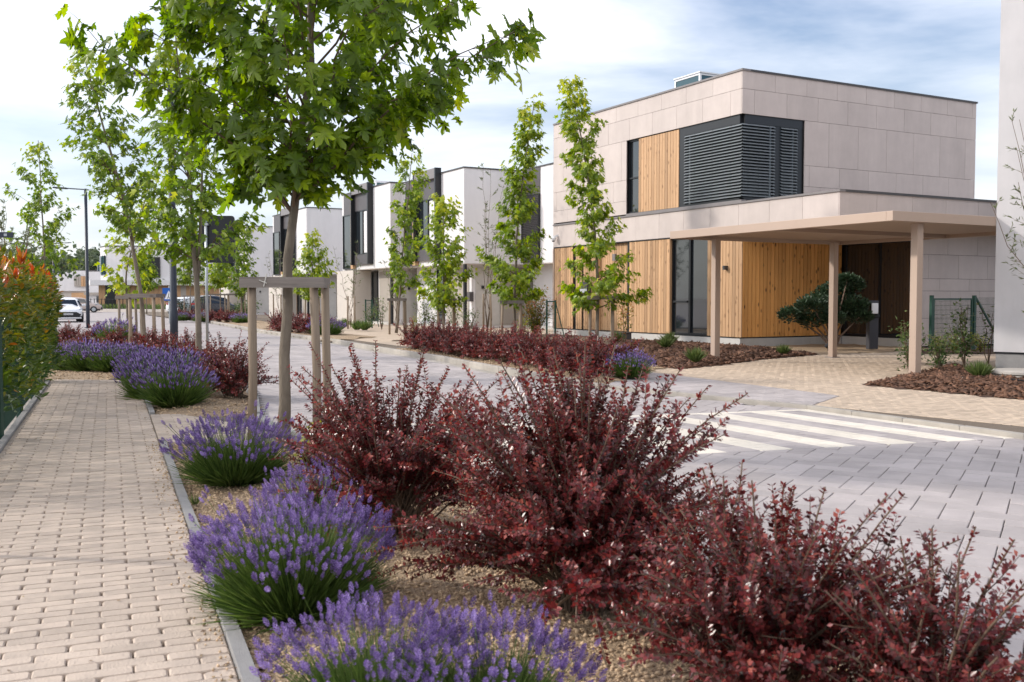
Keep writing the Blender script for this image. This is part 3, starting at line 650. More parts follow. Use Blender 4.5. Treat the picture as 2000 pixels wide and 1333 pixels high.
# glazed wall beside the terrace
g=MB(); g.box(4.12,4.22,-2.70,-2.62,ZP,ZF); g.box(4.12,4.22,-.1,0,ZP,ZF); g.box(4.12,4.22,-2.62,-.1,ZP,ZP+.07); g.box(4.12,4.22,-2.62,-.1,ZF-.3,ZF); g.box(4.12,4.22,-1.4,-1.34,ZP+.07,ZF-.3)
gw=put('glass_wall',g,mt['black'],house)
for y0,y1 in ((-2.62,-1.4),(-1.34,-.1)): put('pane',MB().box(4.15,4.17,y0,y1,ZP+.07,ZF-.3),mt['glass'],gw)
tiles(house,'B',-2.71,[(2.72,ZF),(2.03,2.72),(1.68,2.03),(.9,1.68),(.1,.9)],4.1,13.5,[],tw=1.3)
# fittings on the facade
mbx=put('letterbox',MB().box(-.12,.04,sA(1152),sA(1137),1.65,2.05),mt['darkpanel'],house); put('letterbox_door',MB().box(-.126,-.12,sA(1151),sA(1138),1.67,1.80),mt['white'],mbx)
wl=put('wall_lamp',MB().box(-.1,.03,sA(1419),sA(1415),2.3,2.42),mt['coping'],house)
sc=put('security_camera',MB().lathe([(.0,-.09),(.075,-.06),(.09,0),(.09,.05),(.06,.08)],12,(-.16,sA(1088),3.68)),mt['white'],house); put('bracket',MB().beam((-.16,sA(1088),3.75),(.0,sA(1088)-.05,3.82),.06,.07),mt['white'],sc); put('lens',MB().lathe([(.02,-.11),(.05,-.1),(.05,-.075)],10,(-.17,sA(1088),3.68)),mt['black'],sc)
put('ceiling_lamp',MB().lathe([(.13,3.31),(.14,3.33),(.14,3.38)],14,(.45,-1.0,0)),mt['white'],house)
put('door_lamp',MB().box(-.06,.03,sA(1203),sA(1198),2.75,2.98),mt['copingl'],house)
# roof plant
def plant(label,loc,rz,sx,sy,sz):
    t=thing('roof_unit',label,'roof unit',loc,rz,)
    f=MB(); e=.07
    for x in (0,sx-e):
        for y in (0,sy-e): f.box(x,x+e,y,y+e,0,sz)
    for y in (0,sy-e): f.box(e,sx-e,y,y+e,sz-e,sz); f.box(e,sx-e,y,y+e,0,e)
    for x in (0,sx-e): f.box(x,x+e,e,sy-e,sz-e,sz); f.box(x,x+e,e,sy-e,0,e)
    put('frame',f,mt['white'],t); put('glass_panel',MB().box(.02,.05,e,sy-e,e,sz-e),mt['glassg'],t); put('glass_panel',MB().box(e,sx-e,.02,.05,e,sz-e),mt['glassg'],t)
    put('back_panel',MB().box(sx-.06,sx-.02,e,sy-e,e,sz-e),mt['white'],t); put('lid',MB().box(-.03,sx+.03,-.03,sy+.03,sz,sz+.04),mt['white'],t)
    return t
def LP(o,x,y,z=0): return (o[0]+BX[0]*x+AX[0]*y,o[1]+BX[1]*x+AX[1]*y,z)
plant('white framed roof unit with teal panels on the tiled house',LP(K,1.9,4.2,ZR-.06),HA,.9,1.35,.98)
# ---- neighbouring white wall on the right
CPT=(6.46,16.96); WC=LP(CPT,2.73,0)
nb=thing('white_house','tall plain white rendered house at the right edge','house',(WC[0],WC[1],0),R(54))
put('wall',MB().box(0,8,-9,0,.50,8.3),mt['stucco3'],nb); put('plinth',MB().box(.03,7.9,-8.97,-.03,.0,.47),mt['edging'],nb); put('base_trim',MB().box(.015,7.95,-8.98,-.015,.47,.50),mt['black'],nb); put('coping',MB().box(-.05,8.05,-9.05,.05,8.3,8.37),mt['coping'],nb)
# ---- carport
cp=thing('carport','taupe metal carport with slatted ceiling over the driveway','carport',(CPT[0],CPT[1],0),HA)
CW,CL,CZ=5.3,6.1,2.8
put('front_beam',MB().box(0,2.72,0,.14,CZ,CZ+.17),mt['taupe'],cp,bevel=.006)
put('side_beam',MB().box(0,.14,.14,CL,CZ,CZ+.17),mt['taupe'],cp,bevel=.006); put('back_beam',MB().box(.14,CW,CL-.14,CL,CZ,CZ+.165),mt['taupe'],cp); put('side_beam',MB().box(CW-.14,CW,1.6,CL-.14,CZ,CZ+.165),mt['taupe'],cp)
put('roof_sheet',MB().box(.12,CW-.12,.12,CL-.12,CZ+.12,CZ+.15),mt['taupe'],cp)
put('inner_beam',MB().box(.14,CW-.14,2.95,3.1,CZ+.0,CZ+.11),mt['taupe'],cp)
me=MB().box(.15,CW-.15,-.085,.085,0,.03).mesh('ceiling_slat'); me.materials.append(mt['taupe'])
for k in range(30):
    y=.26+k*.19
    if y<CL-.2 and abs(y-3.02)>.15: put('ceiling_slat',me,None,cp,(0,y,CZ+.075))
for (x,y) in ((.97,CL-.42),(4.5,CL-.55),(.92,.25)):
    wp=LP(CPT,x,y); put('post',MB().box(x-.075,x+.075,y-.075,y+.075,.03,CZ),mt['taupe'],cp,bevel=.008); put('base_plate',MB().box(x-.13,x+.13,y-.13,y+.13,.045,.062),mt['copingl'],cp); put('joint_collar',MB().box(x-.08,x+.08,y-.08,y+.08,CZ-.035,CZ-.004),mt['taupe'],cp)
# ---- terrace houses further along
def unit(org,label,L=7.2,box=True,lower=True,low_wood=False,seed=0):
    t=thing('terrace_house',label,'house',(org[0],org[1],0),HA,group='white terrace houses')
    zt=7.4;zs=3.05; D=9.
    put('upper_wall',MB().box(0,D,0,L,zs,zt),mt['stucco'],t)
    put('coping',MB().box(-.04,.3,-.04,L,zt,zt+.06),mt['coping'],t); put('coping',MB().box(.3,D,-.04,.3,zt,zt+.061),mt['coping'],t)
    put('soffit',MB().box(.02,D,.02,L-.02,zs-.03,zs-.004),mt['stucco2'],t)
    put('ground_wall',MB().box(.75,D,.75,L,.0,zs-.03),mt['stucco'],t)
    put('step',MB().box(.2,.75,.3,L,.0,.17),mt['plinth'],t)
    if box:
        y0,y1=2.6,5.1
        put('bay_fin',MB().box(-.32,0,y0-.12,y0,3.3,zt+.28),mt['black'],t); put('bay_fin',MB().box(-.32,0,y1,y1+.1,3.3,zt+.28),mt['black'],t)
        put('bay_top',MB().box(-.3,0,y0,y1,7.2,zt+.27),mt['copingl'],t); put('bay_panel',MB().box(-.1,0,y0,y1,6.3,7.2),mt['darkpanel'],t); put('bay_sill',MB().box(-.14,0,y0,y1,3.3,3.85),mt['darkpanel'],t)
        w=win('bay_window',y0,y1,3.85,6.3,x=-.05,mull=((y0+y1)/2,),parent=t); put('curtain',MB().box(-.058,-.053,y0+.2,(y0+y1)/2-.1,3.95,6.2),mt['stucco'],w)
        put('timber_strip',MB().box(-.2,0,y1+.1,y1+.45,3.1,7.2),mt['wood'],t)
    # dark glazed bay at the far end
    ya,yb=L-1.95,L-.35
    put('dark_panel',MB().box(-.03,0,ya,yb,6.2,zt-.02),mt['darkpanel'],t)
    w=win('stair_window',ya,yb,3.1,6.2,x=-.06,parent=t)
    for k in range(34): put('blind_slat',MB().box(-.10,-.075,ya+.08,yb-.08,3.5+k*.078,3.5+k*.078+.05),mt['coping'],w) if k<34 and not box else None
    # ground floor openings
    x=.75
    put('door_panel',MB().box(x-.03,x,1.0,2.3,.18,2.9),mt['greypanel'],t); put('door_panel',MB().box(x-.03,x,2.31,3.5,.18,2.9),mt['greypanel'],t)
    win('entrance_glazing',3.7,4.5,.18,2.95,x=x-.05,parent=t)
    lb=put('letterbox',MB().box(x-.2,x,.55,.85,1.3,1.75),mt['darkpanel'],t)
    put('downpipe',MB().box(.05,.18,.08,.22,.1,zs-.03),mt['black'],t)
    for i in range(4): put('wall_panel',MB().box(x+.2+i*1.3,x+.2+i*1.3+1.28,.72,.75,.18,2.9),mt['plinth'] if i%2==0 else mt['greypanel'],t)
    put('wall_lamp',MB().box(x+.5,x+.6,.62,.72,1.9,2.05),mt['black'],t)
    if lower: put('ground_floor_bay',MB().box(-.35,.7,4.75,L,.05,zs-.05),mt['stucco2'],t)
    if low_wood: put('timber_wall',MB().box(x-.06,x-.03,4.7,L,.18,2.9),mt['wood'],t)
    return t
U1=(-2.19,45.7); U0=LP(U1,2.9,-8.5); U2=LP(U1,-.72,7.2); U3=AT(600,66); U4=AT(482,83); U5=AT(392,104)
unit(U0,'white terrace house nearest the tiled house, dark slatted window under a dark panel',8.5,box=False,lower=False)
unit(U1,'white terrace house behind the small bushy maple, with black framed bay window',7.2,lower=False)
unit(U2,'white terrace house with bay window above the green garden fence',7.5)
unit(U3,'white terrace house seen behind the main maple trunk',8.2,low_wood=True)
unit(U4,'white terrace house behind the dark parked car',8.5,low_wood=True)
plant('white framed roof unit with teal panel on the nearest terrace house',LP(U0,1.2,3.0,7.38),HA,.9,.9,.95)
plant('teal roof unit on the terrace house behind the main maple',LP(U2,1.5,6.0,7.38),HA,.8,.9,.8)
# ---- far white house with timber ground floor
FO=AT(240,112); FR=R(12)
fh=thing('distant_house','white house with timber ground floor at the end of the road','house',(FO[0],FO[1],0),FR)
put('upper_wall',MB().prism([(-2.9,3.2),(-1.9,.9),(0,0),(12.8,-.6),(12.8,9),(-2.9,9)],3.4,7.2),mt['stucco'],fh)
put('coping',MB().prism([(-2.95,3.2),(-1.93,.86),(0,-.05),(12.85,-.65),(12.85,9),(-2.95,9)],7.2,7.3),mt['coping'],fh)
put('canopy',MB().prism([(-4.2,3.0),(-3.4,-.2),(0,-.5),(12.8,-.9),(12.8,3),(0,3)],2.85,3.42),mt['stucco'],fh)
for i in range(26): put('timber_board',MB().box(-.2+i*.5,-.2+i*.5+.47,.5-.03*i,.56-.03*i,.1,2.85),mt['wood'],fh)
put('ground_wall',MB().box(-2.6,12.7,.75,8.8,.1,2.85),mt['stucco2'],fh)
for i in range(4): put('timber_board',MB().box(-2.7,-2.62,.8+i*.5,.8+i*.5+.47,.1,2.85),mt['wood'],fh)
put('dark_window',MB().box(1.9,4.0,-.42,-.02,3.8,5.95),mt['black'],fh); put('window_frame',MB().box(1.82,4.08,-.36,-.05,3.72,6.03),mt['darkpanel'],fh)
cx=MB(); cx.beam((-2.85,3.0,5.1),(-1.95,.85,5.1),.2,2.1); put('corner_window',cx,mt['glassg'],fh)
for u in (.12,.55,.95): p=Vector((-2.88,2.95,4.1)).lerp(Vector((-1.93,.8,4.1)),u); put('window_frame',MB().box(p.x-.1,p.x+.02,p.y-.12,p.y,4.05,6.2),mt['black'] if u>.5 else mt['white'],fh)
put('entrance',MB().box(-1.9,-.9,.3,.72,.1,2.85),mt['black'],fh); put('entrance',MB().box(6.2,7.2,.1,.4,.1,2.85),mt['greypanel'],fh)
for i in range(3): put('timber_board',MB().box(-.85+i*.22,-.85+i*.22+.2,.45,.7,.1,2.85),mt['wood'],fh)
for i in range(2): put('timber_board',MB().box(-2.6+i*.35,-2.6+i*.35+.33,.62,.72,.1,2.85),mt['wood'],fh)
put('chimney',MB().box(3.0,3.5,3,3.5,7.2,8.9),mt['darkpanel'],fh)
fo=AT(120,175)
f2=thing('distant_house','low grey white house with slatted window beyond the white car','house',(fo[0],fo[1],0),R(6))
put('wall',MB().prism([(-6,0),(0,0),(5.5,.8),(6.5,3),(6.5,9),(-6,9)],2.6,6.2),mt['stucco'],f2); put('coping',MB().prism([(-6,-.05),(0,-.05),(5.55,.75),(6.55,3),(6.55,9),(-6,9)],6.2,6.3),mt['coping'],f2)
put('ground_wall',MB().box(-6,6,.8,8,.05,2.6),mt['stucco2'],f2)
for i in range(5): put('window_slat',MB().box(2.2+i*.38,2.2+i*.38+.34,.05,.35,3.4,5.2),mt['greypanel'] if i<3 else mt['wood'],f2)
put('garage_door',MB().box(-3,-1,.6,.8,.05,2.3),mt['greypanel'],f2); put('gate_panel',MB().box(1.5,4.5,.6,.8,.05,2.3),mt['wood'],f2)
fo=AT(185,170)
f3=thing('distant_house','grey white flat roofed house left of the timber house','house',(fo[0],fo[1],0),R(-4))
put('wall',MB().box(-1.5,8,0,8,.05,5.9),mt['stucco'],f3); put('coping',MB().box(-1.55,8.05,-.05,8,5.9,6.0),mt['coping'],f3); put('band',MB().box(-1.6,8,-.6,0,1.9,2.3),mt['greypanel'],f3)
for i in range(4): put('window',MB().box(.3+i*1.5,1.3+i*1.5,-.06,0,.6,1.7),mt['glass'],f3)
plant('small white roof unit on the distant grey house',(fo[0]-.3,fo[1]+2,5.95),0,.9,.9,1.6)
# street-end planting verge and wall
struct(sheet('verge',[AT(150,108)[:2],AT(345,100)[:2],AT(345,111)[:2],AT(120,118)[:2]],.02,mt['verge']))
vw=thing('garden_wall','long low tan kerb wall in front of the distant timber house','wall'); a=AT(100,106);b_=AT(330,99)
for k in range(12):
    p=Vector(a).lerp(Vector(b_),k/12);q=Vector(a).lerp(Vector(b_),(k+.985)/12); put('wall_block',MB().beam((p.x,p.y,.15),(q.x,q.y,.15),.25,.3),mt['stucco2'],vw)
# ================================================================ vegetation
# leaf templates (x side, y tip, z up), fan triangles
def fan(pts,zc=.0):
    T=np.array([(0,.35,zc)]+[(x,y,z) for x,y,z in pts],float); n=len(pts)
    return T,np.array([(0,i+1,i+2) for i in range(n-1)]+[(0,n,1)])
_h=[(0,-.12),(.10,.02),(.34,-.06),(.30,.10),(.52,.16),(.47,.27),(.22,.27),(.40,.50),(.46,.66),(.30,.60),(.13,.46),(.17,.72),(.10,.82),(0,1.02)]
_m=[(x,y,-.18*abs(x)-.12*max(0,y-.4)) for x,y in _h]+[(-x,y,-.18*abs(x)-.12*max(0,y-.4)) for x,y in _h[-2:0:-1]]
L_MAPLE=fan(_m,.03)
_h2=[(0,-.1),(.42,.08),(.2,.25),(.38,.62),(.13,.48),(0,1.0)]
L_MAPS=fan([(x,y,-.2*abs(x)) for x,y in _h2]+[(-x,y,-.2*abs(x)) for x,y in _h2[-2:0:-1]],.02)
L_OV=(np.array([(0,0,0),(.26,.45,.06),(0,1,-.03),(-.26,.45,.06),(0,.5,-.03)]),np.array([(0,1,4),(1,2,4),(2,3,4),(3,0,4)]))
L_OVS=(np.array([(0,0,0),(.28,.5,.05),(0,1,0),(-.28,.5,.05)]),np.array([(0,1,2),(0,2,3)]))
L_LONG=(np.array([(0,0,0),(.16,.3,.05),(.15,.68,.03),(0,1,-.10),(-.15,.68,.03),(-.16,.3,.05),(0,.5,-.03)]),np.array([(0,1,6),(1,2,6),(2,3,6),(3,4,6),(4,5,6),(5,0,6)]))
L_NAR=(np.array([(0,0,0),(.08,.45,.02),(0,1,0),(-.08,.45,.02)]),np.array([(0,1,2),(0,2,3)]))
L_BLADE=(np.array([(-.5,0,0),(.5,0,0),(.3,.6,.02),(0,1,.0),(-.3,.6,.02)])*np.array([.035,1,1]),np.array([(0,1,2),(0,2,4),(4,2,3)]))
def spike():
    V=[];Fc=[]
    for k,(y,r) in enumerate([(-.62,.12),(-.12,.17),(.06,.23),(.24,.26),(.42,.26),(.60,.22),(.77,.16),(.92,.09)]):
        n=5
        for i in range(n):
            a=2*math.pi*(i+.5*(k%2))/n; b=len(V); c,s=math.cos(a),math.sin(a); q=.42
            V+=[(c*r*.15,y-.06,s*r*.15),(c*r-s*r*q,y+.05,s*r+c*r*q),(c*r*1.25,y+.17,s*r*1.25),(c*r+s*r*q,y+.05,s*r-c*r*q)]; Fc+=[(b,b+1,b+2),(b,b+2,b+3)]
    return np.array(V),np.array(Fc)
L_SPIKE=spike()
L_SPIKES=(np.array([(0,-.2,0),(.2,.2,0),(0,1,0),(-.2,.2,0),(0,.2,.2),(0,.2,-.2)]),np.array([(0,1,4),(0,4,3),(0,3,5),(0,5,1),(2,4,1),(2,3,4),(2,5,3),(2,1,5)]))
def lerp(tab,x):
    xs=[a for a,b in tab]; ys=[b for a,b in tab]; return float(np.interp(x,xs,ys))
def tree(name,label,base,H,stem,prof,r0,nl,tw,lpt,size,tmpl,lmat,seed,cb=.3,up=42,fork=None,group=None,ind=0,droop=.8,yel=.0,tipc=.22,cat='tree',twlen=.32,sides=7,bark=None,vr=.3):
    """stem: [(z fraction, dx, dy)]; prof: [(z fraction, radius)]"""
    rg=np.random.default_rng(seed); rd=random.Random(seed)
    t=thing(name,label,cat,(base[0],base[1],base[2]),0,group)
    sx=[(a,b) for a,b,c in stem]; sy=[(a,c) for a,b,c in stem]
    def sp(f): return Vector((lerp(sx,f),lerp(sy,f),f*H))
    tb=MB(); n=14; pts=[sp(i/n)+Vector((rd.gauss(0,1),rd.gauss(0,1),0))*(.005*H*(.3 if 0<i<n else 0)) for i in range(n+1)]
    rr=[r0*(1.25 if i==0 else 1)*(1-.86*(i/n)**.9)+.004 for i in range(n+1)]
    tb.tube(pts,rr,sides+3)
    if fork:
        z0,dx,dy,zt=fork; a=sp(z0); q=[a+Vector((dx*u**.7,dy*u**.7,(zt-z0)*H*u)) for u in np.linspace(0,1,8)]; tb.tube(q,[r0*.62*(1-.8*u)+.004 for u in np.linspace(0,1,8)],6)
    bm=MB(); P=[];D=[];N=[];T=[]
    az=rd.uniform(0,6)
    for i in range(nl):
        f=cb+(1-cb)*((i+.5)/nl)**.9; az+=2.4+rd.uniform(-.4,.4)
        rad=lerp(prof,f)*rd.uniform(1-vr,1+vr*.45); a0=sp(f*.97); el=R(up+18*(f-.3)+rd.uniform(-12,12))
        # limb rises; attach lower so that its end reaches the envelope at f
        rise=math.tan(el)*rad*.75; za=max(cb*.92,f-rise/H); a0=sp(za); end=sp(f)+Vector((math.cos(az)*rad,math.sin(az)*rad,rd.uniform(-.1,.1)))
        m=7; lp=[]
        for k in range(m):
            u=k/(m-1); p=a0.lerp(end,u); p.z+=math.sin(u*math.pi)*.06*rad*(1 if up>25 else -1); p+=Vector((rd.gauss(0,1),rd.gauss(0,1),rd.gauss(0,.7)))*.025*rad*(0<k); lp.append(p)
        rb=max(.006,r0*.36*(1-za)**.8); bm.tube(lp,[rb*(1-.85*k/(m-1))+.002 for k in range(m)],5,False)
        ntw=max(3,int(tw*(rad+.25)))
        for j in range(ntw):
            u=rd.uniform(.18,1.) if j else 1.; k=min(m-2,int(u*(m-1))); p=lp[k].lerp(lp[k+1],u*(m-1)-k)
            dirv=Vector((math.cos(az+rd.uniform(-1.5,1.5)),math.sin(az+rd.uniform(-1.5,1.5)),rd.uniform(-.2,.7))).normalized()
            L=twlen*rd.uniform(.5,1.2); tip=p+dirv*L+Vector((0,0,-.12*L)); bm.tube([p,p.lerp(tip,.55)+Vector((0,0,.04*L)),tip],[.004,.003,.0015],3,False)
            for q in range(lpt):
                w=rd.uniform(.15,1.05); pos=p.lerp(tip,w)+Vector((rd.gauss(0,1),rd.gauss(0,1),rd.gauss(0,1)))*size*.45
                out=(pos-sp(min(1,pos.z/H))); out.z*=.3; out.normalize()
                dd=out*rd.uniform(.2,.9)+Vector((rd.gauss(0,.45),rd.gauss(0,.45),-droop*rd.uniform(.4,1.5)))
                P.append(pos);D.append(dd);N.append(out*.9+Vector((rd.gauss(0,.5),rd.gauss(0,.5),.55+rd.gauss(0,.4))))
                T.append(min(1,max(0,rd.gauss(.33+yel,.17)+tipc*max(0,w-.55)*2*(u>.75)+(.25 if f>.92 else 0))))
    P=np.array([tuple(p) for p in P]);D=np.array([tuple(p) for p in D]);N=np.array([tuple(p) for p in N]);T=np.array(T)
    Sz=size*rg.uniform(.6,1.2,len(P))
    put('trunk',tb.mesh('trunk',True),bark or mt['bark'],t); put('branches',bm.mesh('branches'),mt['twig'],t)
    keep=np.ones(len(P),bool); idx=[]
    if ind:
        W=P+np.array(base)[None]; px=1000+F_PX*W[:,0]/W[:,1]; py=581-F_PX*(W[:,2]-CAM_H)/W[:,1]
        ok=np.where((px>0)&(px<2000)&(py>5))[0]; dist=np.linalg.norm(W[ok]-np.array([0,0,CAM_H]),axis=1); idx=ok[np.argsort(dist)[:ind]]; keep[idx]=False
    V,Fc,rn=scatter(tmpl[0],tmpl[1],P[keep],D[keep],N[keep],Sz[keep],T[keep])
    V=V+rg.normal(size=V.shape)*size*.045
    cr_=stuff(put('crown',tri_mesh('crown',V,Fc,rn),lmat,t))
    if ind:
        var=[]
        for k in range(8):
            me=tri_mesh('leaf',tmpl[0]+rg.normal(size=tmpl[0].shape)*np.array([.02,.02,.05]),tmpl[1],np.full(len(tmpl[1]),.08+k*.115)); me.materials.append(lmat); var.append(me)
        for i in idx:
            dd=Vector(D[i]).normalized(); x=dd.cross(Vector(N[i])).normalized(); z=x.cross(dd)
            o=put('leaf',var[min(7,int(T[i]*8))],None,cr_); mtx=Matrix((x,dd,z)).transposed().to_4x4()
            o.matrix_basis=Matrix.Translation(Vector(P[i]))@mtx@Matrix.Scale(float(Sz[i]),4)
    return t
def tb_(x,y): return (x,y,0)
# main maple in the foreground
B0=(-2.21,9.54,.03)
tree('maple_tree','large maple in the foreground bed, tied to a grey timber frame',B0,6.4,[(0,0,0),(.27,.07,0),(.42,.16,0),(.6,.30,.05),(1,.3,0)],
     [(.38,.2),(.43,.35),(.475,.6),(.51,1.0),(.545,1.5),(.58,1.8),(.66,1.8),(.74,1.5),(.82,1.0),(.92,.45),(1,.15)],.056,54,7.5,7,.18,L_MAPLE,lf_maple,11,cb=.385,ind=300,up=38,twlen=.42,droop=.9)
# left side street trees
tree('maple_tree','forked maple standing right beside the thick dark lamp post',(AT(387,18.6)[0],18.6,.04),6.3,[(0,0,0),(.3,-.02,0),(1,-.35,0)],
     [(.3,.25),(.38,.75),(.46,.85),(.58,.72),(.72,.6),(.88,.42),(1,.12)],.06,34,10,7,.165,L_MAPS,lf_maple2,12,cb=.37,fork=(.28,.12,.1,.7),up=45)
tree('maple_tree','leaning maple with upright crown inside the left timber stakes',(AT(284,25.6)[0],25.6,.04),7.7,[(0,0,0),(.2,-.12,0),(.45,-.4,0),(.65,-.8,0),(1,-1.5,0)],
     [(.3,.2),(.36,.75),(.42,1.05),(.5,.7),(.62,.95),(.75,.9),(.85,.65),(.95,.35),(1,.1)],.06,36,9,7,.17,L_MAPS,lf_maple2,13,cb=.41,vr=.55,up=40)
tree('maple_tree','slim maple rising behind the red tipped hedge',(AT(86,38)[0],38,.04),7.4,[(0,0,0),(.4,.05,0),(1,-.1,0)],
     [(.28,.2),(.35,.9),(.5,1.15),(.65,1.0),(.8,.75),(.93,.4),(1,.15)],.05,28,9,6,.19,L_MAPS,lf_maple2,14,cb=.3,vr=.55,up=48)
tree('maple_sapling','sparse yellow green sapling between two stake frames',(AT(249,32)[0],32,.04),5.6,[(0,0,0),(.4,-.05,0),(1,.9,0)],
     [(.28,.35),(.4,.65),(.55,.6),(.75,1.0),(.9,.7),(1,.2)],.035,22,9,5,.20,L_MAPS,lf_maple2,15,cb=.26,up=45,yel=.3)
# right bed
tree('maple_tree','tall slender maple before the letterbox of the tiled house',(AT(1166,26.4)[0],26.4,.1),7.1,[(0,0,0),(.25,.03,0),(.5,-.1,0),(.8,-.45,0),(1,-.75,0)],
     [(.16,.35),(.2,.95),(.27,1.15),(.36,.75),(.48,.42),(.6,.5),(.72,.26),(.84,.38),(.95,.25),(1,.1)],.05,36,15,9,.16,L_MAPS,lf_maple2,21,cb=.17,vr=.55,up=50,yel=.2)
tree('maple_tree','tall narrow maple standing left of the tiled house corner',(AT(1002,31)[0],31,.1),7.4,[(0,0,0),(.4,.1,0),(.7,.3,0),(1,.65,0)],
     [(.16,.3),(.2,.75),(.32,.95),(.42,.7),(.55,.55),(.7,.45),(.8,.25),(.9,.45),(1,.1)],.05,36,14,9,.17,L_MAPS,lf_maple2,22,cb=.17,vr=.55,up=50,yel=.12)
tree('maple_tree','bushy short maple on a three post frame before the black bay window',(AT(866,36)[0],36,.1),5.1,[(0,0,0),(.5,.02,0),(1,.02,0)],
     [(.22,.35),(.28,.95),(.38,1.0),(.55,.8),(.75,.65),(.9,.4),(1,.15)],.05,26,13,7,.18,L_MAPS,lf_maple2,23,cb=.22,vr=.55,up=50,yel=.2)
tree('maple_tree','maple with a tall thin top left of the bushy short maple',(AT(786,39)[0],39,.1),7.0,[(0,-.25,0),(.4,0,0),(1,.4,0)],
     [(.24,.35),(.3,.8),(.42,1.0),(.52,.75),(.62,.35),(.72,.6),(.85,.6),(.95,.35),(1,.1)],.05,24,14,7,.18,L_MAPS,lf_maple2,24,cb=.25,vr=.55,up=50,yel=.05)
tree('maple_tree','round maple partly hidden behind the main maple trunk',(AT(608,52)[0],52,.1),4.7,[(0,0,0),(1,.1,0)],[(.28,.4),(.36,.95),(.55,1.0),(.8,.6),(1,.15)],.045,30,10,7,.2,L_MAPS,lf_maple2,25,cb=.3,vr=.55,up=45,yel=.2)
tree('maple_tree','thin columnar maple left of the main timber frame',(AT(468,60)[0],60,.1),5.9,[(0,0,0),(1,.45,0)],[(.25,.25),(.35,.7),(.6,.55),(.85,.5),(1,.15)],.045,28,10,6,.22,L_MAPS,lf_maple2,26,cb=.27,up=52)
tree('maple_tree','low pale maple above the dark parked car',(AT(430,64)[0],64,.1),4.3,[(0,0,0),(1,.05,0)],[(.3,.35),(.45,1.1),(.7,.9),(1,.2)],.045,22,9,6,.24,L_MAPS,lf_maple2,27,cb=.52,up=45,yel=.15)
tree('maple_tree','small pale maple above the white parked car',(AT(371,70)[0],70,.1),5.2,[(0,0,0),(1,.1,0)],[(.3,.3),(.45,1.0),(.7,.9),(1,.2)],.045,22,9,6,.25,L_MAPS,lf_maple2,28,cb=.5,up=45)
tree('maple_tree','little round maple before the dark window of the distant timber house',(AT(286,88)[0],88,.02),5.9,[(0,0,0),(1,.0,0)],[(.3,.3),(.45,1.0),(.7,.9),(1,.2)],.045,22,9,6,.3,L_MAPS,lf_maple2,29,cb=.4,up=45)
# wispy willows
def willow(label,base,H,spread,nst,seed,nleaf=60,size=.11,mat=None,rs=.012,lean=0,az=None):
    rd=random.Random(seed); rg=np.random.default_rng(seed); t=thing('willow_shrub',label,'shrub',base); bm=MB();P=[];D=[];N=[];T=[]
    for i in range(nst):
        a=rd.uniform(0,6.28) if az is None else az+rd.uniform(-.6,.6); L=H*rd.uniform(.6,1.); k=spread*rd.uniform(.3,1.)
        q=[Vector((math.cos(a)*k*u**1.4+lean*u,math.sin(a)*k*u**1.4,L*u)) for u in np.linspace(0,1,9)]; q=[p+Vector((rd.gauss(0,.02),rd.gauss(0,.02),0))*H*.4 if j else p for j,p in enumerate(q)]
        bm.tube(q,[rs*(1-.85*j/8)+.002 for j in range(9)],5,False)
        for b in range(9):
            u=rd.uniform(.3,1); j=min(7,int(u*8)); p=q[j].lerp(q[j+1],u*8-j); d2=Vector((rd.gauss(0,1),rd.gauss(0,1),rd.uniform(.4,1.6))).normalized(); L2=H*.16*rd.uniform(.5,1.3)*(1.2-u)
            e=p+d2*L2; bm.tube([p,e],[.004,.0015],3,False)
            for m in range(max(3,nleaf//9)):
                w=rd.random(); P.append(tuple(p.lerp(e,w)));D.append(tuple(d2*.8+Vector((rd.gauss(0,.6),rd.gauss(0,.6),rd.gauss(0,.4)))));N.append((rd.gauss(0,1),rd.gauss(0,1),1));T.append(rd.random())
    put('stems',bm.mesh('stems'),mt['twig'],t); V,Fc,rn=scatter(L_NAR[0]*np.array([1.5,1,1]),L_NAR[1],P,D,N,size*rg.uniform(.6,1.2,len(P)),T); stuff(put('leaves',tri_mesh('leaves',V,Fc,rn),mat or lf_grey,t)); return t
willow('wispy willow shrub between the bushy maple and the corner maple',AT(952,38,.1),6.4,.75,5,31,110,.15)
willow('loose multi stemmed willow left of the tall thin maple',AT(775,42,.1),4.2,1.3,8,32,60,.15)
willow('thin willow beside the terrace house door right of the main trunk',AT(684,46,.1),4.4,.9,4,33,60,.16)
willow('thin willow left of the main maple trunk',AT(548,56,.1),4.2,.9,4,34,50,.18)
willow('wispy pale willow above the parked cars',AT(395,66,.1),3.6,1.1,6,35,60,.2)
willow('large grey green willow behind the hedge at the left edge',AT(18,45,.02),6.0,3.2,26,36,150,.19,rs=.03)
willow('willow branches reaching in front of the white wall at the right edge',(9.0,16.4,.15),4.7,1.15,16,37,110,.10)
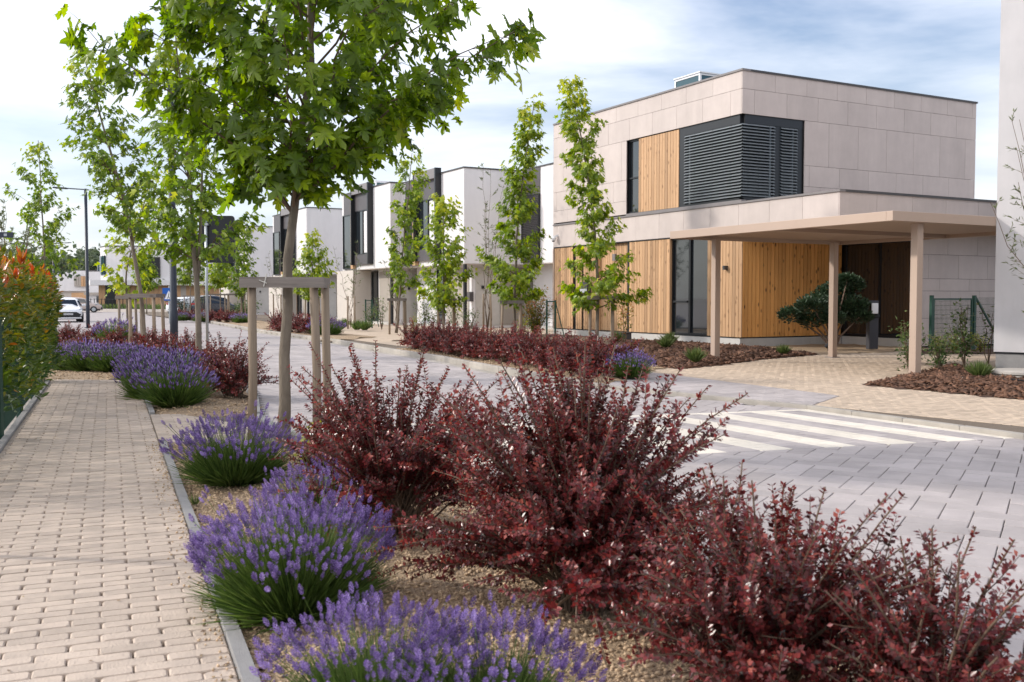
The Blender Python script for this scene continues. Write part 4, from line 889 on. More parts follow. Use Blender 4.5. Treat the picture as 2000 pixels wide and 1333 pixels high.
# ---------------------------------------------------------------- tree stakes
def frame(label,c,w,hgt,rz,n=3,rs=.04,seed=0,bar=True,group='timber tree stakes'):
    rd=random.Random(seed); t=thing('tree_stake_frame',label,'tree stakes',c,rz,group)
    pos=[(-w/2,0),(w/2,0.03),(w*.62,w*.6)] if n==3 else [(-w/2,0),(w/2,0)]
    for (x,y) in pos:
        l=rd.gauss(0,.02); put('stake',MB().tube([(x*1.06,y*1.06,-.15),(x*1.03+l*.5,y,hgt*.5),(x,y,hgt)],[rs*1.05,rs,rs*.97],9).mesh('stake',True),mt['stake'],t)
    if bar:
        put('crossbar',MB().box(-w/2-.10,w/2+.11,-rs-.035,-rs+.0,hgt-.03,hgt+.07),mt['stakeg'],t)
        if n==3:
            put('crossbar',MB().beam((w/2+.06,-.02,hgt+.02),(w*.62+.02,w*.6+.12,hgt+.02),.035,.1),mt['stakeg'],t); put('crossbar',MB().beam((-w/2,.05,hgt+.02),(w*.56,w*.6+.02,hgt+.02),.035,.095),mt['stakeg'],t)
    return t
fr0=frame('grey timber frame of three round stakes around the main maple trunk',(-2.17,9.42,.0),.575,1.62,R(4),rs=.042,seed=1)
put('tree_tie',MB().tube([(-.1+.085*math.cos(a),.1+.115*math.sin(a),1.66+.02*math.sin(3*a)) for a in np.linspace(0,6.28,17)],.006,5).mesh('tree_tie',True),mt['tie'],fr0); put('tree_tie',MB().tube([(-.16,-.082,1.60),(-.13,-.086,1.72)],.006,5),mt['tie'],fr0); put('tree_tie',MB().tube([(-.13,-.086,1.63),(-.2,-.09,1.66)],.005,5),mt['tie'],fr0)
frame('weathered timber stakes around the leaning left maple',(AT(276,25.4)[0],25.4,0),.62,1.52,R(-5),seed=2,rs=.045)
frame('weathered timber stakes behind the leaning left maple',(AT(248,31)[0],31,0),.5,1.48,R(-3),seed=3,rs=.04)
frame('timber stakes under the slender maple before the letterbox',(AT(1175,26.3)[0],26.3,.05),.6,1.42,R(8),seed=4)
frame('timber stakes under the narrow maple left of the tiled house',(AT(999,30.6)[0],30.6,.05),.55,1.28,R(8),seed=5)
frame('timber stakes under the bushy short maple',(AT(871,36)[0],36,.05),.55,1.34,R(8),seed=6)
frame('timber stakes under the maple with the tall thin top',(AT(775,39)[0],39,.05),.55,1.34,R(8),seed=7)
frame('pair of tall stakes beside the wispy willow shrub',(AT(951,37.6)[0],37.6,.05),.26,1.58,R(8),n=2,seed=8,bar=False)
frame('timber stakes under the round maple behind the main trunk',(AT(608,52)[0],52,.05),.6,1.4,R(8),seed=9)
frame('pair of stakes beside the thin willow by the terrace door',(AT(686,45.6)[0],45.6,.05),.3,1.5,R(8),n=2,seed=10,bar=False)
frame('pale timber stakes before the dark parked car',(AT(425,64)[0],64,.05),.9,1.6,0,seed=11)
frame('pale timber stakes right of the dark parked car',(AT(458,60)[0],60,.05),.8,1.6,0,seed=12)
frame('pale timber stakes before the white parked car',(AT(371,69)[0],69,.05),.8,1.5,0,seed=13)
frame('pale stakes left of the main timber frame',(AT(541,54)[0],54,.05),.4,1.6,0,n=2,seed=14,bar=False)
# ---------------------------------------------------------------- barberry
def barb_mesh(seed,Rw,H,nst,lsize,step,tm,spires=8,lmin=.16):
    rd=random.Random(seed); rg=np.random.default_rng(seed); bm=MB();P=[];D=[];N=[];T=[]
    for i in range(nst):
        sp_=i<spires; a=rd.uniform(0,6.28); tilt=rd.uniform(.02,1.0) if sp_ else rd.uniform(.2,1.3)
        L=H*(rd.uniform(.85,1.08)*(1+.12*tilt) if sp_ else rd.uniform(.5,.8)*(1+.2*tilt)); L=min(L,(Rw*(1.25 if sp_ else .95)/max(.15,math.sin(tilt)))*rd.uniform(.85,1.1)); z0=Vector((rd.gauss(0,.06),rd.gauss(0,.06),0))
        q=[]; el=math.pi/2-tilt
        for j in range(8):
            u=j/7; b=tilt*(.55+.6*u)*(1 if not sp_ else .8); q.append(z0+Vector((math.cos(a)*math.sin(b),math.sin(a)*math.sin(b),math.cos(b)))*L*u)
        bm.tube(q,[.006*(1-.8*j/7)+.0015 for j in range(8)],4,False)
        segs=[(q,0,1.)]
        for s_ in range(rd.randint(4,7)):
            u=rd.uniform(.25,.75); j=int(u*7); p=q[j].lerp(q[j+1],u*7-j); dm=(q[j+1]-q[j]).normalized(); d2=(dm+Vector((rd.gauss(0,.5),rd.gauss(0,.5),rd.gauss(.1,.35)))).normalized(); L2=L*rd.uniform(.16,.42)*(1.15-u*.6)
            w=[p+d2*L2*v+Vector((0,0,.12*L2*v*v)) for v in (0,.35,.7,1)]; bm.tube(w,[.003,.0025,.002,.001],3,False); segs.append((w,0,1.))
        for w,u0,u1 in segs:
            tot=sum((w[k+1]-w[k]).length for k in range(len(w)-1)); n=int(tot/step)
            red=rd.uniform(-.12,.22)
            for k in range(n):
                u=(k+rd.random()*.6)/max(n,1); f=u*(len(w)-1); j=min(len(w)-2,int(f)); p=w[j].lerp(w[j+1],f-j); dm=(w[j+1]-w[j]).normalized()
                if p.length<lmin*H*2: continue
                for m in range(rd.choice((2,3,3,4))):
                    r_=Vector((rd.gauss(0,1),rd.gauss(0,1),rd.gauss(0,1))); r_-=dm*r_.dot(dm); r_.normalize()
                    P.append(tuple(p+r_*.004));D.append(tuple(r_*.85+dm*.55));N.append(tuple(dm+Vector((rd.gauss(0,.35),rd.gauss(0,.35),.3))));T.append((min(1,max(0,rd.gauss(.42+red+.35*max(0,u-.8)*5*.4,.22))),1-.45*max(0,u-.75)*4*.6))
    T=np.array(T); V,Fc,rn=scatter(tm[0],tm[1],P,D,N,lsize*rg.uniform(.65,1.2,len(P))*T[:,1],T[:,0])
    return bm.mesh('stems'),tri_mesh('leaves',V,Fc,rn)
def barberry(label,loc,meshes,mat,rz=0,sc=1.,group=None):
    t=thing('barberry_shrub',label,'shrub',loc,rz,group); a=put('stems',meshes[0],mt['twig'],t); l=stuff(put('leaves',meshes[1],mat,t)); t.scale=(sc,sc,sc); return t
L_BARB=(L_OV[0]*np.array([1.25,1,1]),L_OV[1])
def gh(p,hf): return (p[0],p[1],hf(p[0],p[1])-.01)
barberry('dark red barberry with tall upright shoots left of the largest barberry',gh(AT(775,6.0),h1),barb_mesh(41,.68,1.12,120,.029,.017,L_BARB,32),lf_barb)
barberry('largest dark red barberry in the centre foreground',gh(AT(1135,4.6),h1),barb_mesh(42,1.2,1.16,190,.029,.0165,L_BARB,60),lf_barb)
barberry('dark red barberry in the lower right corner of the foreground',gh(AT(1500,3.45),h1),barb_mesh(43,.72,.82,95,.027,.0165,L_BARB,34),lf_barb)
barberry('small dark red barberry cut by the bottom right corner',gh(AT(1850,3.12),h1),barb_mesh(44,.55,.66,50,.026,.0165,L_BARB,22),lf_barb,rz=1.)
barberry('dark red barberry behind the stakes, left of the largest',gh(AT(690,7.6),h1),barb_mesh(46,.5,.75,70,.030,.018,L_BARB,5),lf_barb)
bm_a=barb_mesh(45,.8,.95,90,.036,.024,L_OVS,10)
barberry('dense barberry beside the pale sign pole across the side path',gh(AT(452,14.6),h2),bm_a,lf_barb)
bf=[barb_mesh(50+i,.66,.78,60,.05,.032,L_OVS,7) for i in range(3)]
spots=[(368,16.6,1.0),(415,17.8,1.0),(330,19.5,1.1),(365,21.5,1.0),(300,22,1.1),(205,24.5,.9),(255,24.5,.9),(140,24.,.95),(165,27,1.1),(225,28.5,1.15),(110,29.,1.1),(280,28.5,1.1),(135,32,1.2),(190,33,1.2),(245,33,1.1)]
for i,(px,Y,s_) in enumerate(sorted(spots,key=lambda q:q[1])):
    barberry('dark red barberry in the far left bed, %s nearest of its drift'%ORD[i],gh(AT(px,Y),h2),bf[i%3],lf_barb,rz=i*1.7,sc=s_*(.72 if Y>23 else .95),group='barberries in the far left bed')
# right bed row
row=[]
pth=[Vector(k) for k in [(1.05,17.6,0),(.2,19.6,0),(-.9,22.0,0),(-1.9,24.4,0),(-3.0,26.9,0)]]
for r_,off,n in ((0,.35,13),(1,1.15,11)):
    for i in range(n):
        u=(i+.35*r_)/(n-1)*(len(pth)-1)*.97; k=min(len(pth)-2,int(u)); p=pth[k].lerp(pth[k+1],u-k); row.append((p.x+BX[0]*off+random.uniform(-.12,.12),p.y+BX[1]*off+random.uniform(-.12,.12),r_,i))
for x,y,r_,i in row:
    barberry('dusty purple barberry in the %s row behind the right kerb, %s from the driveway'%(('front','back')[r_],ORD[i]),(x,y,.09),bf[(i+r_)%3],lf_barbf,rz=i*2.1+r_,sc=random.uniform(.86,1.1),group='barberries behind the right kerb')
for i,(px,Y) in enumerate([(545,41),(565,40),(585,39),(605,38.2),(625,37.6)]):
    barberry('dusty purple barberry behind the main tree stakes, %s from the left'%ORD[i],AT(px,Y,.09),bf[i%3],lf_barbf,rz=i,sc=1.15,group='barberries behind the main stakes')
for i,(px,Y) in enumerate([(352,62),(380,60),(412,58),(428,56.5),(443,55.5),(455,56)]):
    barberry('dusty purple barberry before the parked cars, %s from the left'%ORD[i],AT(px,Y,.09),bf[i%3],lf_barbf,rz=i,sc=1.0,group='barberries before the parked cars')
# ---------------------------------------------------------------- lavender
def lav_mesh(seed,Rw,H,nb,ns,sp_,tm,bw=1.,front=None):
    rd=random.Random(seed); rg=np.random.default_rng(seed)
    a=rg.uniform(0,2*math.pi,nb); el=rg.uniform(.0,1.25,nb); L=H*rg.uniform(.4,.88,nb)
    r0=Rw*.42*np.sqrt(rg.random(nb)); P=np.stack([r0*np.cos(a),r0*np.sin(a),rg.uniform(0,.06,nb)*H],1); D=np.stack([np.cos(a)*np.sin(el),np.sin(a)*np.sin(el),np.cos(el)],1)+rg.normal(size=(nb,3))*.16; D[:,2]=np.abs(D[:,2])
    V,Fc,rn=scatter(L_BLADE[0]*np.array([bw,1,1]),L_BLADE[1],P,D,rg.normal(size=(nb,3)),L,np.clip(rg.normal(.45,.25,nb),0,1)); fol=tri_mesh('foliage',V,Fc,rn)
    a=rg.uniform(0,2*math.pi,ns); q=np.sqrt(rg.random(ns)); el=q*1.02; L=H*(rg.uniform(.86,1.1,ns)+.25*(rg.random(ns)<.06))*(1-.10*q); ro=Rw*.35*q
    B=np.stack([ro*np.cos(a),ro*np.sin(a),np.full(ns,H*.12)],1); dr=np.stack([np.cos(a)*np.sin(el),np.sin(a)*np.sin(el),np.cos(el)],1)
    E=B+dr*(L*np.where(el>.6,1,1))[:,None]; rr=np.hypot(E[:,0],E[:,1]); k=np.minimum(1,Rw*1.05/np.maximum(rr,1e-6)); E[:,:2]*=k[:,None]; E+=rg.normal(size=E.shape)*.02*H*1.5
    st=E-B; Ls=np.linalg.norm(st,axis=1); V2,F2,r2=scatter(np.array([(-.5,0,0),(.5,0,0),(.5,1,0),(-.5,1,0)])*np.array([.008*bw,1,1]),np.array([(0,1,2),(0,2,3)]),B,st,rg.normal(size=B.shape),Ls,np.clip(rg.normal(.7,.15,ns),0,1)); stm=tri_mesh('flower_stems',V2,F2,r2)
    d3=norm(st)+rg.normal(size=st.shape)*.12+np.array([0,0,.3]); V3,F3,r3=scatter(tm[0],tm[1],E,d3,rg.normal(size=E.shape),sp_*rg.uniform(.65,1.2,ns),np.clip(rg.normal(.5,.2,ns),0,1)); r3=np.clip(r3+rg.normal(size=len(r3))*.22,0,1); fl=tri_mesh('flowers',V3,F3,r3)
    return fol,stm,fl
def lavender(label,loc,ms,rz=0,sc=(1,1,1),group=None):
    t=thing('lavender_bush',label,'lavender',loc,rz,group)
    stuff(put('foliage',ms[0],lf_lavg,t)); stuff(put('flower_stems',ms[1],lf_lavg,t)); stuff(put('flowers',ms[2],lf_lavf,t)); t.scale=sc; return t
lavender('lavender bush beside the footpath, left of the main maple trunk',gh(AT(455,7.75),h1),lav_mesh(61,.50,.44,4800,480,.042,L_SPIKE,.75))
lavender('big lavender bush in the middle of the near bed beside the edging',gh(AT(572,4.62),h1),lav_mesh(62,.42,.48,8500,800,.037,L_SPIKE,.55))
lavender('lavender bush cut by the bottom edge of the photo, left part',gh(AT(730,3.35),h1),lav_mesh(63,.36,.36,4500,430,.034,L_SPIKE,.5))
lavender('lavender bush cut by the bottom edge beside the corner barberry',gh(AT(960,3.3),h1),lav_mesh(64,.34,.31,3400,320,.034,L_SPIKE,.5),rz=2.)
lavender('lavender bush just behind the big one at the foot of the maple',gh(AT(640,6.1),h1),lav_mesh(65,.36,.40,2600,300,.04,L_SPIKE))
lm=[lav_mesh(70+i,.44,.44,2000,400,.058,L_SPIKES,1.5) for i in range(3)]
for i,(px,Y,s_,w) in enumerate([(340,13.4,1.15,''),(300,14.6,1.2,''),(352,15.0,1.25,''),(318,16.4,1.25,''),(285,17.2,1.2,'')]):
    lavender('lavender bush along the far footpath edge, %s nearest of the drift'%ORD[i],gh(AT(px,Y),h2),lm[i%3],rz=i,sc=(s_,s_,s_),group='lavender along the far path edge')
for i,(px,Y,s_) in enumerate([(218,19.3,1.15),(172,19.6,1.2),(135,19.8,1.1),(110,20.2,1.0),(250,19.5,1.1)]):
    lavender('lavender bush at the end of the footpath, %s from the right'%ORD[i],gh(AT(px,Y),h2),lm[i%3],rz=i+.5,sc=(s_,s_,s_*.95),group='lavender at the path end')
lavender('lavender tuft at the driveway end of the right bed',AT(1232,17.6,.08),lm[0],sc=(.95,.95,.85))
lavender('second lavender tuft behind the driveway end of the right bed',AT(1215,18.8,.08),lm[1],sc=(1.0,1.0,.95))
lavender('lavender right of the main tree stakes across the road',AT(637,37.0,.08),lm[2],sc=(1.5,1.5,1.2))
lavender('lavender before the parked cars, right end',AT(474,54.5,.08),lm[0],sc=(1.5,1.5,1.05))
lavender('lavender before the parked cars, below the dark car',AT(395,58,.08),lm[1],sc=(1.3,1.3,1.0))
lavender('lavender before the parked cars, below the white car',AT(356,60,.08),lm[2],sc=(1.3,1.3,.95))
lavender('lavender among the far left barberries',AT(222,30,.06),lm[1],sc=(1.3,1.3,1.5))
# ---------------------------------------------------------------- photinia hedge
rd=random.Random(5); hv0,hv1=4.2,vend+.25
hd=thing('photinia_hedge','tall green hedge with orange red shoot tips behind the green fence','hedge',pp(9,PW+.5)+(0,))
o0=Vector(hd.location); P=[];D=[];N=[];T=[];bmh=MB(); nL=13500
def hz(v): return 1.73+.1*math.sin(v*2.3)+.07*math.sin(v*5.1)
def hoff(v,z): return .08*math.sin(v*3.1+z*2)+.05*math.sin(z*5-v)-(.18 if 7.75<v else (.10 if z>1.3 else -.16))   # bulges through the fence further along
for i in range(nL):
    v=rd.uniform(hv0,hv1); z=rd.uniform(.1,1.)**.8*hz(v); side=rd.random()
    if side<.60: o=PW+.12+hoff(v,z)+abs(rd.gauss(0,.13)); out=Vector((-PN[0],-PN[1],.2))
    elif side<.80: z=hz(v)-abs(rd.gauss(0,.13))+.05; o=PW+rd.uniform(.1,1.)+hoff(v,z); out=Vector((-PN[0]*.4,-PN[1]*.4,1))
    elif side<.92: v=hv1-abs(rd.gauss(0,.18)); o=PW+rd.uniform(.0,1.); out=Vector((PU[0]-PN[0]*.5,PU[1]-PN[1]*.5,.3))
    else: o=PW+.2+rd.random()*.8; out=Vector((rd.gauss(0,1),rd.gauss(0,1),.5))
    c=pp(v,o); P.append((c[0]-o0.x,c[1]-o0.y,z)); dd=out*.7+Vector((rd.gauss(0,.55),rd.gauss(0,.55),rd.gauss(.15,.55))); D.append(tuple(dd)); N.append(tuple(out*.6+Vector((rd.gauss(0,.4),rd.gauss(0,.4),.7)))); hf=z/hz(v)
    T.append(min(.80,max(0,rd.gauss(.18+.46*max(0,hf-.3),.16)))+(.0 if not(rd.random()<(.03+.35*max(0,hf-.8)*5*.3)) else .3))
for i in range(260):     # red shoots on top
    v=rd.uniform(hv0,hv1); o=PW+rd.uniform(-.05,.9); c=pp(v,o); z0=hz(v)-.02; L=rd.uniform(.06,.2)
    for k in range(9):
        w=rd.random(); a=rd.uniform(0,6.28); P.append((c[0]-o0.x,c[1]-o0.y,z0+L*w)); D.append((math.cos(a)*.6,math.sin(a)*.6,1.)); N.append((math.cos(a),math.sin(a),.3)); T.append(rd.uniform(.74,1.))
for i in range(70):
    v=rd.uniform(hv0,hv1); c=pp(v,PW+.55+rd.uniform(-.2,.2)); bmh.tube([(c[0]-o0.x,c[1]-o0.y,-.02),(c[0]-o0.x+rd.gauss(0,.06),c[1]-o0.y+rd.gauss(0,.06),1.),(c[0]-o0.x+rd.gauss(0,.2),c[1]-o0.y+rd.gauss(0,.2),1.85)],[.016,.011,.004],5,False)
V,Fc,rn=scatter(L_LONG[0],L_LONG[1],P,D,N,rng.uniform(.075,.14,len(P)),T); stuff(put('leaves',tri_mesh('leaves',V,Fc,rn),lf_phot,hd)); put('stems',bmh.mesh('stems'),mt['twig'],hd)
# dense inner twig layer keeps the hedge from being see-through
# ---------------------------------------------------------------- leafy shrubs, grasses, pine
def shrub(name,label,loc,Rw,H,nst,nl,size,mat,seed,tm=L_OV,lo=.25,droop=.0,cat='shrub',group=None):
    rd=random.Random(seed); rg=np.random.default_rng(seed); t=thing(name,label,cat,loc,0,group); bm=MB();P=[];D=[];N=[];T=[]
    for i in range(nst):
        a=rd.uniform(0,6.28); k=Rw*rd.uniform(.2,1.); L=H*rd.uniform(.65,1.); q=[Vector((math.cos(a)*k*u**1.2,math.sin(a)*k*u**1.2,L*u))+Vector((rd.gauss(0,.03),rd.gauss(0,.03),0))*(u>0) for u in np.linspace(0,1,6)]
        bm.tube(q,[.011*(1-.8*j/5)+.002 for j in range(6)],4,False)
        for m in range(nl//nst):
            u=rd.uniform(lo,1.); j=min(4,int(u*5)); p=q[j].lerp(q[j+1],u*5-j)+Vector((rd.gauss(0,1),rd.gauss(0,1),rd.gauss(0,1)))*size*.9
            P.append(tuple(p));D.append((rd.gauss(0,1),rd.gauss(0,1),rd.gauss(.2-droop,.6)));N.append((rd.gauss(0,.6),rd.gauss(0,.6),1));T.append(min(1,max(0,rd.gauss(.35+.35*u,.2))))
    put('stems',bm.mesh('stems'),mt['twig'],t); V,Fc,rn=scatter(tm[0],tm[1],P,D,N,size*rg.uniform(.6,1.2,len(P)),T); stuff(put('leaves',tri_mesh('leaves',V,Fc,rn),mat,t)); return t
shrub('leafy_shrub','grey green shrub before the front right carport post',G(1778,733,.1),.35,1.05,7,420,.085,lf_shrub,81)
shrub('leafy_shrub','low shrub right of the front right carport post',G(1833,729,.1),.3,.85,7,420,.08,lf_shrub,82)
shrub('leafy_shrub','taller dark shrub in the mulch before the green gate',G(1884,722,.12),.3,1.25,6,460,.09,lf_shrub,83)
shrub('leafy_shrub','thin leafy stems at the corner of the white wall',G(1930,712,.15),.3,1.6,3,110,.09,lf_shrub,84)
for i,px in enumerate((1838,1862,1890,1915)):
    shrub('leafy_shrub','small yellow green bush at the foot of the gate, %s from the left'%ORD[i],G(px,688,.1),.36,.48,12,520,.05,lf_yellow if i!=2 else lf_shrub,85+i,lo=.1,group='bushes below the gate')
shrub('photinia_sapling','sparse photinia sapling in the mulch beside the door',(AT(1221,29.5)[0],29.5,.1),.35,1.3,3,190,.11,lf_phot,91,tm=L_LONG,lo=.35)
shrub('photinia_shrub','dense photinia shrub at the left end of the tiled house',(AT(1046,36)[0],36,.1),.85,1.75,22,2200,.10,lf_phot,92,tm=L_LONG,lo=.1)
shrub('leafy_shrub','bright yellow shrub below the narrow maple',AT(1019,31.5,.1),.22,.75,7,420,.07,lf_yellow,93,lo=.1)
shrub('leafy_shrub','small yellow shrub between the two bushy maples',AT(808,38.5,.1),.25,.7,6,200,.08,lf_yellow,94,lo=.1)
for i,(px,Y,h) in enumerate([(722,45,1.1),(745,43,1.5),(828,40,1.3),(884,38.5,1.2),(915,38,1.1),(845,41,1.0)]):
    shrub('leafy_shrub','loose shrub before the terrace houses, %s from the left'%ORD[sorted([722,745,828,884,915,845]).index(px)],AT(px,Y,.1),.45,h,6,260,.10,lf_shrub,100+i,group='loose shrubs before the terrace')
for i,(px,Y,h) in enumerate([(485,62,1.2),(470,61,1.1),(355,75,1.3),(340,78,1.2)]):
    shrub('leafy_shrub',('rounded shrub right of the dark parked car, nearer the tree stakes','rounded shrub just right of the dark parked car','dark hedge plant before the white parked car','dark hedge plant left of the white parked car')[i],AT(px,Y,.1),.8,h,10,700,.16,lf_shrub if i<2 else lf_dark,110+i,lo=.1)
def tuft(label,loc,Rw,H,n,seed,mat,group=None):
    rg=np.random.default_rng(seed); a=rg.uniform(0,6.28,n); el=rg.uniform(0,1.,n); r0=Rw*.25*rg.random(n); P=np.stack([r0*np.cos(a),r0*np.sin(a),np.zeros(n)],1); D=np.stack([np.cos(a)*np.sin(el),np.sin(a)*np.sin(el),np.cos(el)],1)
    V,Fc,rn=scatter(L_BLADE[0]*np.array([2.2,1,1]),L_BLADE[1],P,D,rg.normal(size=(n,3)),H*rg.uniform(.6,1.1,n),rg.random(n)); o=put('grass_tuft',tri_mesh('grass_tuft',V,Fc,rn),mat); o.location=loc; tag(o,label,'grass',group); return o
tuft('bright green grass tuft in the dark mulch by the concrete ring',G(1913,738,.15),.25,.3,420,120,lf_grass)
tuft('upper of two grass tufts in the mulch below the tall window',G(1307,672,.12),.25,.38,300,121,lf_grass)
tuft('lower of two grass tufts in the mulch below the tall window',G(1300,680,.12),.25,.36,300,122,lf_grass)
tuft('grass tuft in the mulch left of the front carport post',G(1358,707,.12),.25,.34,300,123,lf_grass)
tuft('grass tuft at the gravel edge under the carport',G(1530,692,.1),.25,.26,300,124,lf_grass)
tuft('grass tuft at the foot of the stakes before the letterbox',G(1205,668,.12),.3,.35,260,125,lf_grass)
for i,(px,Y) in enumerate([(665,44),(697,43),(712,42.5),(672,47)]): tuft('low grey tuft in the soil bed right of the main stakes, %s from the left'%ORD[[0,2,3,1][i]],AT(px,Y,.1),.4,.45,260,126+i,lf_lavg,'low tufts in the soil bed')
me=None
rg=np.random.default_rng(140); n=5200; va,vb=AT(150,107),AT(345,100); u=rg.random(n); P=np.stack([va[0]+(vb[0]-va[0])*u+rg.normal(size=n)*.8,va[1]+(vb[1]-va[1])*u+rg.random(n)*6,np.zeros(n)],1); V,Fc,rn=scatter(L_BLADE[0]*np.array([5,1,1]),L_BLADE[1],P,rg.normal(size=(n,3))*.3+np.array([0,0,1]),rg.normal(size=(n,3)),rg.uniform(.3,.9,n),rg.random(n)); o=put('tall_grass',tri_mesh('tall_grass',V,Fc,rn),lf_grass); stuff(o); tag(o,'tall rough grass before the distant timber house','grass')
# cloud pruned pine under the carport
pn=thing('cloud_pruned_pine','dark cloud pruned pine with spreading stems under the carport','tree',G(1625,684,.08)); rd=random.Random(150); bm=MB();P=[];D=[];N=[];T=[]
pads=[(-1.0,.95,.36),(-.65,1.2,.42),(-.25,1.3,.42),(.2,1.55,.46),(.55,1.75,.36),(.6,1.2,.42),(.2,1.05,.42),(-.55,.8,.34),(.75,.9,.32),(-.1,.85,.32),(.35,1.9,.22)]
for x,z,r_ in pads:
    y=rd.uniform(-.45,.45); bm.tube([(rd.gauss(0,.04),rd.gauss(0,.04),0),(x*.28,y*.3,z*.4),(x*.75,y*.8,z*.78),(x,y,z)],[.035,.028,.018,.008],6,False)
    for i in range(int(2600*r_)):
        v=Vector((rd.gauss(0,1),rd.gauss(0,1),rd.gauss(0,.6))).normalized()*r_*rd.uniform(.55,1.05); v.z*=.62; P.append((x+v.x,y+v.y,z+v.z)); o_=v.normalized(); D.append(tuple(o_*.8+Vector((rd.gauss(0,.4),rd.gauss(0,.4),.5)))); N.append((rd.gauss(0,1),rd.gauss(0,1),1)); T.append(min(1,max(0,rd.gauss(.45+.25*o_.z,.2))))
put('stems',bm.mesh('stems',True),M('pine bark',(.22,.15,.11),(.14,.095,.07),rough=.9,ns=10),pn); V,Fc,rn=scatter(L_OVS[0],L_OVS[1],P,D,N,rng.uniform(.06,.12,len(P)),T); stuff(put('foliage',tri_mesh('foliage',V,Fc,rn),lf_dark,pn))
# distant trees
def fartree(label,loc,Rw,H,n,seed,size=.5):
    rd=random.Random(seed); t=thing('distant_tree',label,'tree',loc); P=[];D=[];N=[];T=[]; bm=MB(); bm.tube([(0,0,0),(0,0,H*.5),(.2,0,H*.8)],[.25,.18,.06],6)
    cl=[(rd.gauss(0,Rw*.42),rd.gauss(0,Rw*.3),H*rd.uniform(.35,.88),Rw*rd.uniform(.25,.5)) for _ in range(18)]
    for c in cl: bm.tube([(0,0,H*.35),(c[0]*.6,c[1]*.6,c[2]*.8),(c[0],c[1],c[2])],[.1,.06,.02],4,False)
    for i in range(n):
        c=rd.choice(cl); v=Vector((rd.gauss(0,1),rd.gauss(0,1),rd.gauss(0,.8))).normalized()*c[3]*rd.uniform(.5,1.05); P.append((c[0]+v.x,c[1]+v.y,c[2]+v.z)); D.append((rd.gauss(0,1),rd.gauss(0,1),rd.gauss(0,.5))); N.append(tuple(v+Vector((0,0,.5)))); T.append(rd.random())
    put('trunk',bm.mesh('trunk'),mt['twig'],t); V,Fc,rn=scatter(L_OVS[0]*np.array([1.5,1,1]),L_OVS[1],P,D,N,size*rng.uniform(.6,1.3,len(P)),T); stuff(put('crown',tri_mesh('crown',V,Fc,rn),lf_far,t))
fartree('hazy green tree behind the distant grey house',AT(182,215,0),6,11.,2600,161,.9)
fartree('hazy green tree just left of the distant timber house',AT(200,230,0),6,13.,2600,162,.9)
fartree('pale green tree far behind the hedge at the left',AT(55,120,0),5,8.,1800,163,.6)
shrub('maple_seedling','yellow green maple seedling at the foot of the main maple',gh(AT(592,8.6),h1),.12,.32,4,46,.075,lf_yellow,171,tm=L_MAPS,lo=.3)

# ---------------------------------------------------------------- litter on the footpath
rg=np.random.default_rng(190); n=420; v=rg.uniform(-1,14,n); o=np.where(rg.random(n)<.6,np.abs(rg.normal(0,.07,n)),np.where(rg.random(n)<.5,PW-np.abs(rg.normal(0,.1,n)),rg.uniform(0,PW,n)))
P=np.array([pp(a,b)+(.033,) for a,b in zip(v,o)]); D=rg.normal(size=(n,3))*np.array([1,1,.1]); N=np.array([0,0,1.])+rg.normal(size=(n,3))*.25
V,Fc,rn=scatter(L_OVS[0],L_OVS[1],P,D,N,rg.uniform(.012,.035,n),rg.random(n)); o=put('leaf_litter',tri_mesh('leaf_litter',V,Fc,rn),LM('dry litter',[(0,(.12,.07,.04)),(.6,(.28,.19,.10)),(1,(.45,.36,.22))],trans=.1,rough=.8)); stuff(o); tag(o,'dry leaf litter scattered along the footpath edges','leaf litter')
n=260; v=rg.uniform(-1,6.6,n); o=np.abs(rg.normal(0,.06,n)); T_=np.array([(1,0,0),(0,1,0),(-1,0,0),(0,-1,0),(.1,.1,1),(0,0,-1.)])*.5; P=np.array([pp(a,b)+(.035,) for a,b in zip(v,o)])
V,Fc,rn=scatter(T_,np.array([(0,1,4),(1,2,4),(2,3,4),(3,0,4),(1,0,5),(2,1,5),(3,2,5),(0,3,5)]),P,rg.normal(size=(n,3))*np.array([1,1,.2]),np.array([0,0,1.])+rg.normal(size=(n,3))*.3,rg.uniform(.008,.02,n),rg.random(n)); o=put('spilled_gravel',tri_mesh('spilled_gravel',V,Fc,rn),mt['gravel']); stuff(o); tag(o,'loose gravel spilled from the near bed onto the footpath','gravel')
for i,(v,off) in enumerate([(.55,-.11),(1.9,-.12),(3.4,-.10)]): c=pp(v,off); tuft('tiny green weed beside the path edging, %s nearest'%ORD[i],(c[0],c[1],.03),.06,.09,40,200+i,lf_grass,'weeds beside the edging')
# ================================================================ street furniture, vehicles, fences
def lamp(label,base,H,r,arm,az):
    t=thing('street_lamp',label,'street lamp',base,0,'street lamps'); put('pole',MB().tube([(0,0,-.1),(0,0,1.1),(0,0,1.15),(0,0,H)],[r,r,r*.86,r*.8],14).mesh('pole',True),mt['navy'],t)
    put('base_plate',MB().lathe([(r*2,.0),(r*2,.03),(r*1.1,.05)],14),mt['navy'],t); c,s=math.cos(az),math.sin(az)
    put('arm',MB().beam((-c*.15,-s*.15,H-.05),(c*arm,s*arm,H+.02),.06,.05),mt['navy'],t); h=put('lamp_head',MB().beam((c*arm,s*arm,H+.02),(c*(arm+.65),s*(arm+.65),H+.06),.26,.07),mt['navy'],t,bevel=.02)
    put('light_panel',MB().beam((c*(arm+.08),s*(arm+.08),H-.018),(c*(arm+.55),s*(arm+.55),H+.012),.2,.008),mt['lampglass'],h)
lamp('thick dark lamp post beside the forked maple',AT(339,24.6,.03),6.9,.097,.7,math.pi)
lamp('dark lamp post behind the leaning maple, right of the white car',AT(171,48.5,.0),6.75,.09,.9,math.pi)
